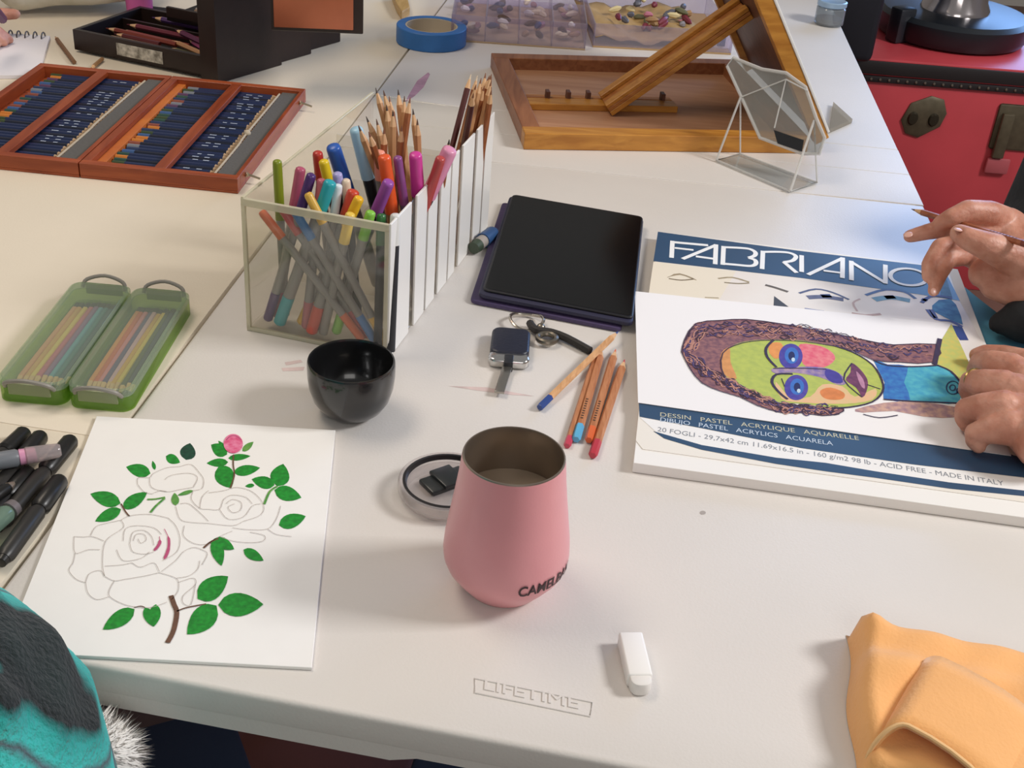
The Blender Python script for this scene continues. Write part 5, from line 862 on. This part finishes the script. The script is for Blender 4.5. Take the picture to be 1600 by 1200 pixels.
bm = B(); chain(bm, [(V(-52, 26, 20), 12), (V(-43, 41, 14), 12), (V(-34, 47.2, 3.5), 12.6), (V(-31.5, 47.5, -6), 11), (V(-28, 54, -7), 5)]); chain(bm, [(V(-54, 24, 12), 15), (V(-55, 22, -25), 17)]); chain(bm, [(V(-60, 20, 22), 12), (V(-80, 26, 14), 9), (V(-82, 40, -6), 8)])
for i in range(3): t = i/2; chain(bm, [(V(-40+t*5, 44-t*3, 25-t*8), 2.4), (V(-26+t*3, 45-t*1, 12-t*10), 2.0)])
fl_ = remeshed('fleece_top', bm, m_pl, p2, voxel=.6, it=4)
def tufts(name, src, m, n, ln, w, seed, par, sel=None, tilt=.5):
    NV_ = []; rnd = random.Random(seed); bm = B(); me = src.data; off_ = rootloc(src); ps = [p for p in me.polygons if sel is None or sel(p.center+off_)]; cum = []; s = 0
    import bisect
    for p in ps: s += p.area; cum.append(s)
    for _ in range(n):
        p = ps[bisect.bisect(cum, rnd.random()*s)]; c = (p.center+off_-V(0, 0, TZ))*100; nn = p.normal; t1, t2 = frame(nn); c = c+t1*rnd.uniform(-.3, .3)+t2*rnd.uniform(-.3, .3); a = rnd.uniform(0, 6.28); tt = t1*math.cos(a)+t2*math.sin(a); d = (nn+tt*rnd.uniform(0, tilt)+V(0, 0, -.2)).normalized()*ln*rnd.uniform(.6, 1.2); sd_ = d.cross(nn+V(.01, .02, .03)).normalized()*w if d.cross(nn).length > 1e-4 else t2*w
        if sd_.cross(d).dot(nn+tt*.25) < 0: sd_ = -sd_
        bm.faces.new([bm.verts.new(q) for q in (c-sd_, c+sd_, c+d*.6+sd_*.5+tt*.05, c+d)]); NV_ += [(nn+tt*.25).normalized()]*4
    o = meshobj(name, bm, m, par, smooth=180, recalc=False); o.data.normals_split_custom_set_from_vertices(NV_); return stuff(o)
bm = B(); chain(bm, [(V(-27.6, 56.0, -4.6), 3.2), (V(-26, 57.4, -5.4), 2.3)]); m_fur = mat('#fbf7f2', .9, var=.04, vs=40)
cf = remeshed('fur_cuff', bm, m_fur, p2, voxel=.5, it=3); tufts('fur', cf, m_fur, 5000, 1.6, .08, 4, cf, None, .9)

# far-left person: fingers at the spiral sketchbook
p3 = thing('person', 'person whose fingers rest by the spiral sketchbook', 'person', (-142, 205, -74))
bm = B(); kn = U(-40, 30, 4)
for tip, k2, r in (((14, 62, 1.3), (-8, 46, 3.2), .75), ((6, 66, 1.3), (-16, 52, 3.0), .75), ((-6, 70, 1.3), (-26, 58, 2.8), .72), ((-18, 74, 1.3), (-36, 62, 2.6), .65), ((24, 22, 4.0), (0, 22, 4.2), .85)):
    chain(bm, [(kn+V(0, 0, 0), 2.2), (lerp(kn, U(*k2), .6), r*1.5), (U(*k2), r*1.2), (U(*tip), r)])
chain(bm, [(kn, 3.0), (kn+V(-6, 2, 1), 2.8), (V(-112, 205, 8), 3.4)]); b3 = remeshed('body', bm, m_skin, p3, voxel=.3, it=3)
bm = B(); chain(bm, [(V(-101, 203, 6), 4.2), (V(-116, 206, 8), 6), (V(-128, 207, 16), 7), (V(-142, 205, 5), 12), (V(-142, 205, -20), 13)]); remeshed('sweater', bm, mat('#5a2c4a', .8, bump=.3, bs=100), p3, voxel=.7, it=4)
bm = B(); tube(bm, [U(4, 30, 6.4), U(-20, 0, 11)], .7, 10); tag(meshobj('marker', bm, mat('#5a2850', .4), origin=U(4, 30, 6.4)), 'dark purple marker held above the spiral sketchbook', 'marker')

# ================================================================ walls of the room
m_wall = mat('#d8d4cc', .8, var=.03, vs=2)
for nm, c, s_ in (('wall_back', (0, 602, 61), (904, 4, 270)), ('wall_left', (-452, 150, 61), (4, 900, 270)), ('wall_right', (452, 150, 61), (4, 900, 270)), ('wall_front', (0, -302, 61), (904, 4, 270))):
    bm = B(); box(bm, c, s_); struct(meshobj(nm, bm, m_wall, smooth=0))
